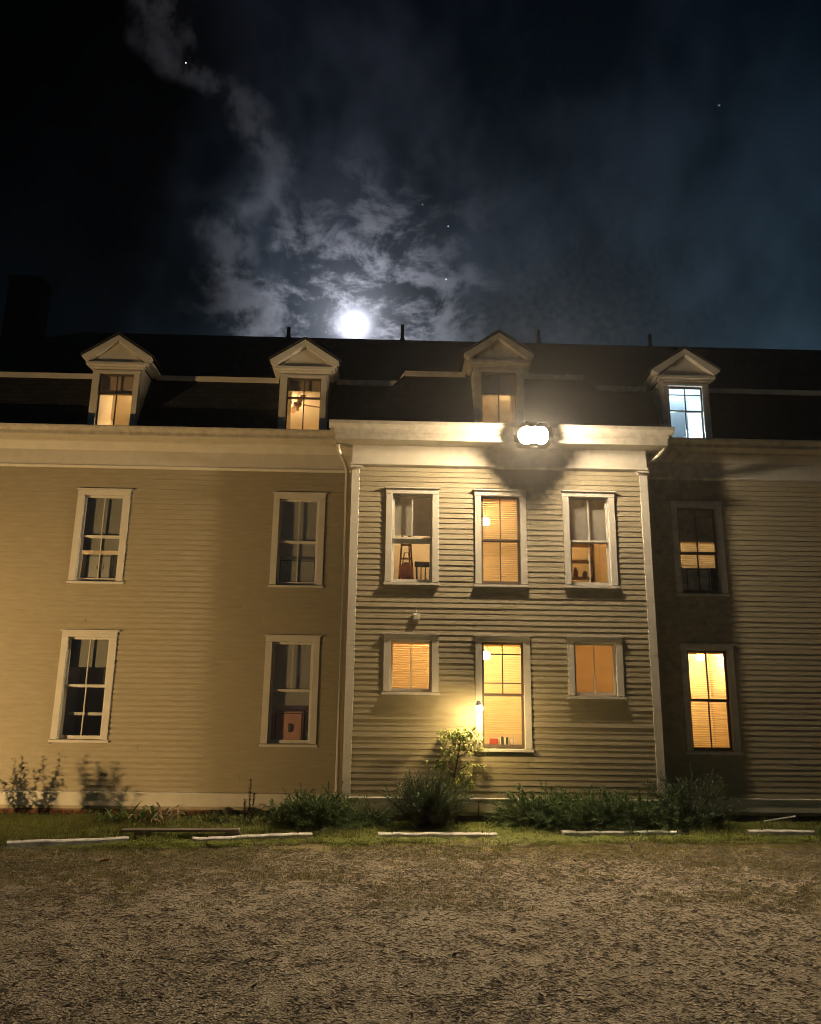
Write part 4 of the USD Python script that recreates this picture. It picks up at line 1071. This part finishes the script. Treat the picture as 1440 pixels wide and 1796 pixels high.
# strap-leaved plant, half of it dead
t = thing('strap_leaf_plant', 'clump of long arching strap leaves, half withered and pale, against the left skirt board', 'plant')
for nm, m, n_ in (('green_leaves', 'strap_leaf', 34), ('withered_leaves', 'dead_leaf', 26)):
    mb = MB()
    for i in range(n_):
        an = rng.uniform(0, 2 * np.pi); el = rng.uniform(.5, 1.3)
        x0 = -4.25 + rng.normal(0, .22) + (.12 if m == 'dead_leaf' else -.05); y0 = 15.85 + rng.normal(0, .12)
        a_ = arc((x0, y0, gz(x0, y0) - .02), (math.cos(an) * math.cos(el), math.sin(an) * math.cos(el), math.sin(el)), rng.uniform(.7, 1.15), rng.uniform(.40, .75), 8)
        wd = .058 * np.array([.6, .9, 1, 1, .9, .7, .45, .05]) * rng.uniform(.7, 1.1)
        u = np.array([-math.sin(an), math.cos(an), .15]); v = np.concatenate([a_ + u * wd[:, None] / 2, a_ - u * wd[:, None] / 2])
        mb.add(v, [(k, k + 8, k + 9, k + 1) for k in range(7)])
    obj(nm, mb, m, t)
t = thing('dock_weed', 'tall rust red seed spike of dock standing in the weeds', 'weed')
mb, sd, lv = MB(), MB(), MB()
for dx_, h_ in ((0, .86), (.06, .62), (-.07, .5)):
    a_ = arc((-2.42 + dx_, 15.75, 0), (dx_ * .4, 0, 1), h_, .0, 6); mb.tube(a_, .006, 5)
    n_ = 150; s_ = rng.uniform(.35, 1, n_); pts = np.array([np.interp(s_, np.linspace(0, 1, 6), a_[:, j]) for j in range(3)]).T
    leaves(sd, pts + rng.normal(0, .012, (n_, 3)), rand_dirs(n_, .6), .03 + .02 * (1 - s_), .018, .1)
n_ = 16; leaves(lv, np.tile([-2.42, 15.75, .05], (n_, 1)) + rng.normal(0, .05, (n_, 3)), rand_dirs(n_, .5), rng.uniform(.2, .32, n_), .05, .5)
obj('stems', mb, 'stem_green', t); obj('seed_head', sd, 'dock_seed', t); obj('leaves', lv, 'fern_leaf', t)

# two upright shrubs just outside the frame, whose shadows fall on the left wing


def upright_shrub(x, y, h, w, label):
    t = thing('upright_shrub', label, 'shrub', None)
    br, lf = MB(), MB(); z0 = gz(x, y) - .02
    for i in range(26):
        a_ = arc((x + rng.normal(0, w * .28), y + rng.normal(0, .08), z0), (rng.normal(0, .22), rng.normal(0, .1), 1), h * rng.uniform(.5, 1.02), .03, 6)
        br.tube(a_, np.linspace(.006, .003, 6), 4, False)
        n_ = 34; s_ = rng.uniform(.05, 1, n_); pts = np.array([np.interp(s_, np.linspace(0, 1, 6), a_[:, j]) for j in range(3)]).T
        leaves(lf, pts, rand_dirs(n_, .6), rng.uniform(.06, .11, n_), .03, .3)
    obj('stems', br, 'stem_green', t); obj('foliage', lf, 'weed_leaf', t)


upright_shrub(-8.47, 15.75, 1.12, .62, 'upright leafy shrub by the wall at the left end')
upright_shrub(-9.19, 14.55, 1.03, .56, 'upright leafy shrub in the grass at the left end')


# ------------------------------------------------------------------ instanced ground cover
def instancer(name, protos, m, pos, yaws, scales, which, tagkw):
    pi = UsdGeom.PointInstancer.Define(stage, '/World/' + name)
    for i, mesh_ in enumerate(protos):
        g = usdkit.mesh(stage, f'/World/{name}/tuft_{i:03d}' if 'grass' in name else f'/World/{name}/stones_{i:03d}', mesh_.get(), M[m[i] if isinstance(m, (list, tuple)) else m])
        pi.GetPrototypesRel().AddTarget(g.GetPath())
    pi.CreatePositionsAttr(Vt.Vec3fArray.FromNumpy(np.asarray(pos, np.float32)))
    h = np.asarray(yaws) / 2
    pi.CreateOrientationsAttr(Vt.QuathArray([Gf.Quath(float(math.cos(a)), 0, 0, float(math.sin(a))) for a in h]))
    pi.CreateScalesAttr(Vt.Vec3fArray.FromNumpy(np.asarray(scales, np.float32)))
    pi.CreateProtoIndicesAttr(Vt.IntArray.FromNumpy(np.asarray(which, np.int32)))
    tag(pi.GetPrim(), **tagkw)


def tuft(nb, h, r, wid=.007):
    mb = MB()
    for i in range(nb):
        an, el = rng.uniform(0, 2 * np.pi), rng.uniform(.5, 1.4)
        hh = h * rng.uniform(.5, 1.1)
        a_ = arc((rng.normal(0, r), rng.normal(0, r), -.01), (math.cos(an) * math.cos(el), math.sin(an) * math.cos(el), math.sin(el)), hh, rng.uniform(.1, .5), 4)
        u = np.array([-math.sin(an), math.cos(an), 0]) * wid / 2
        v = [a_[0] + u, a_[0] - u, a_[1] + u * .9, a_[1] - u * .9, a_[2] + u * .6, a_[2] - u * .6, a_[3]]
        mb.add(v, [(0, 1, 3), (0, 3, 2), (2, 3, 5), (2, 5, 4), (4, 5, 6)])
    return mb


def clover(n_):
    mb = MB()
    p_ = np.stack([rng.normal(0, .07, n_), rng.normal(0, .07, n_), rng.uniform(.02, .07, n_)], 1)
    a_ = rng.uniform(0, 6.28, n_)
    leaves(mb, p_, np.stack([np.cos(a_), np.sin(a_), rng.normal(.1, .2, n_)], 1), rng.uniform(.03, .055, n_), rng.uniform(.022, .035, n_), .3, .1)
    return mb


protos = [tuft(22, .11, .04), tuft(26, .14, .05), tuft(20, .09, .05), tuft(20, .30, .05, .006), tuft(24, .10, .05), tuft(18, .22, .05, .006), clover(46), clover(36)]
pm = ['grass_blade', 'grass_blade', 'grass_blade', 'grass_blade', 'dry_grass_blade', 'dry_grass_blade', 'clover_leaf', 'clover_leaf']
N = 50000
gx_, gy_ = rng.uniform(-9.5, 11, N), rng.uniform(9.2, 17.0, N)
dens = meshkit.fbm(np.stack([gx_ * .9, gy_ * .9, 0 * gx_], 1), 4, 3)
line = 13.9 + .12 * gx_        # edge of the lawn runs with the timbers
sd_ = gy_ - line
prob = np.clip(.5 + sd_ * .9 + (dens - .5) * 2.6, 0.0, 1)
prob = np.where(sd_ < -.2, np.clip(.80 + sd_ * .15 + (dens - .5) * 2.0, 0, 1) * .8, prob)
inbay = (gx_ > BX0 - .1) & (gx_ < BX1 + .1)
keep = (rng.uniform(size=N) < prob) & (gy_ < np.where(inbay, 16.35, 16.93)) & (np.abs(gx_) < .58 * gy_ + 1.2)
gx_, gy_, sd_, dens = gx_[keep], gy_[keep], sd_[keep], dens[keep]
n = len(gx_)
which = rng.integers(0, 3, n)
which = np.where((rng.uniform(size=n) < .10) & (sd_ > .15), 3, which)
tall = (gx_ < -.3) & (gx_ > -5.6) & (sd_ > .25) & (rng.uniform(size=n) < .28); which = np.where(tall, 3, which)
dry = rng.uniform(size=n) < np.where(sd_ < -.1, np.clip(.28 - .42 * sd_, 0, .92), .15); which = np.where(dry, np.where(sd_ > .3, 5, 4), which)
cl = (sd_ > -.25) & (rng.uniform(size=n) < np.where((gx_ > .8) & (gx_ < 3.4), .6, .28)); which = np.where(cl, rng.integers(6, 8, n), which)
near = np.full(n, 9.0)
for (xa, ya), (xb, yb), _, _ in STOPS:
    tt = np.clip(((gx_ - xa) * (xb - xa) + (gy_ - ya) * (yb - ya)) / ((xb - xa) ** 2 + (yb - ya) ** 2), .04, .96)
    near = np.minimum(near, np.hypot(gx_ - xa - tt * (xb - xa), gy_ - ya - tt * (yb - ya)))
sc = np.where(near < .30, .42, 1.0) * rng.uniform(.65, 1.2, n) * np.where(sd_ < -.1, .62, 1.0)
instancer('grass', protos, pm, np.stack([gx_, gy_, gheight(gx_, gy_)], 1), rng.uniform(0, 6.28, n), np.repeat(sc[:, None], 3, 1), which,
          dict(label='rough green grass and dry tufts between the gravel lot and the house', cat='grass', kind='stuff'))

# gravel: patches of angular stones and chips
for nm, c1_, c2_ in (('gravel_stone', (0.95, 0.90, 0.78), (0.17, 0.145, 0.105)),):
    M[nm] = usdkit.material(stage, '/World/Looks/' + nm, {
        'geo': ('geometry', {}), 'r': ('rgb_ramp', {'ramp': [(0, c2_), (.12, (.42, .38, .29)), (.70, (.62, .56, .44)), (1, c1_)]}),
        'p': ('principled_bsdf', {'roughness': .85, 'specular_ior_level': .25})}, [('geo.random_per_island', 'r.fac'), ('r.color', 'p.base_color')], surface='p.BSDF')
ico = trimesh.creation.icosahedron()


def stone_patch(n, size):
    mb = MB()
    for i in range(n):
        r = min(.0038 + rng.gamma(1.4, .0021), .026)
        v = ico.vertices * (1 + rng.uniform(-.28, .28, (12, 1))) * r * np.array([rng.uniform(1.0, 2.0), rng.uniform(.7, 1.1), rng.uniform(.18, .36)])
        a, b = rng.uniform(0, 6.28), rng.normal(0, .22)
        T = trimesh.transformations.euler_matrix(b, rng.normal(0, .2), a)[:3, :3]
        mb.add(v @ T.T + [rng.uniform(-size, size), rng.uniform(-size, size), r * rng.uniform(-.15, .4)], ico.faces)
    for i in range(n // 5):   # straw and clippings
        p = np.array([rng.uniform(-size, size), rng.uniform(-size, size), rng.uniform(.008, .022)]); a = rng.uniform(0, 6.28); L_ = rng.uniform(.03, .10)
        d = np.array([math.cos(a), math.sin(a), rng.normal(0, .12)]) * L_; u = np.array([-math.sin(a), math.cos(a), 0]) * .0022
        mb.add([p - u, p + u, p + d + u, p + d - u, p + d * .5 + [0, 0, .006]], [(0, 1, 4), (1, 2, 4), (2, 3, 4), (3, 0, 4)])
    return mb


protos = [stone_patch(520, .29) for _ in range(6)]
pos, yw, wh = [], [], []
y = 4.6
while y < 15.2:
    x = -(.56 * y + 1.3)
    while x < .56 * y + 1.5:
        e_ = y - (13.9 + .12 * x)
        if e_ < -.9 or (e_ < .5 and rng.uniform() < .7):
            px_, py_ = x + rng.uniform(-.08, .08), y + rng.uniform(-.08, .08)
            pos.append((px_, py_, float(gheight(px_, py_)) - .002)); yw.append(rng.uniform(0, 6.28)); wh.append(int(rng.integers(6)))
        x += .5
    y += .5
instancer('gravel', protos, 'gravel_stone', pos, yw, np.repeat(rng.uniform(.9, 1.1, len(pos))[:, None], 3, 1), wh,
          dict(label='brown and grey gravel covering the parking lot in the foreground', cat='gravel', kind='stuff'))

# ------------------------------------------------------------------ moon, stars, haze
MD = 3000.0
tag(obj('moon', MB().tm(trimesh.creation.icosphere(4, MD * math.tan(math.radians(0.80))), trimesh.transformations.translation_matrix(MOON * MD)), 'moon_glow', None, True),
    'bright full moon just above the roof ridge between two vent pipes', 'moon')
for i, (d, s) in enumerate((((-.22, .72, .66), 1.0), ((-.04, .69, .72), .9), ((.06, .86, .50), 1.2), ((.06, .83, .55), .8), ((.33, .71, .62), .8), ((.03, .82, .57), .7))):
    d = np.array(d) / np.linalg.norm(d)
    tag(obj('star', MB().tm(trimesh.creation.icosphere(1, 2.2 * s), trimesh.transformations.translation_matrix(d * 4000)), 'star_glow', None, True),
        ['faint star at the upper left above the wispy cloud column', 'star at the very top edge of the sky', 'brightest star right of the moon, nearest the roof', 'star in the cloud gap above the one nearest the roof', 'lone star high on the right side', 'dimmest star above and right of the moon'][i], 'star', 'stars in the night sky')
if HAZE_ON:
    M['night_haze'] = usdkit.material(stage, '/World/Looks/night_haze', {'v': ('principled_volume', {'color': (.93, .93, .93), 'density': HAZE, 'anisotropy': .86})}, [], volume='v.volume')
    tag(obj('haze', MB().box(-85, 85, -45, 85, -1.4, 16.0), 'night_haze'), kind='stuff')
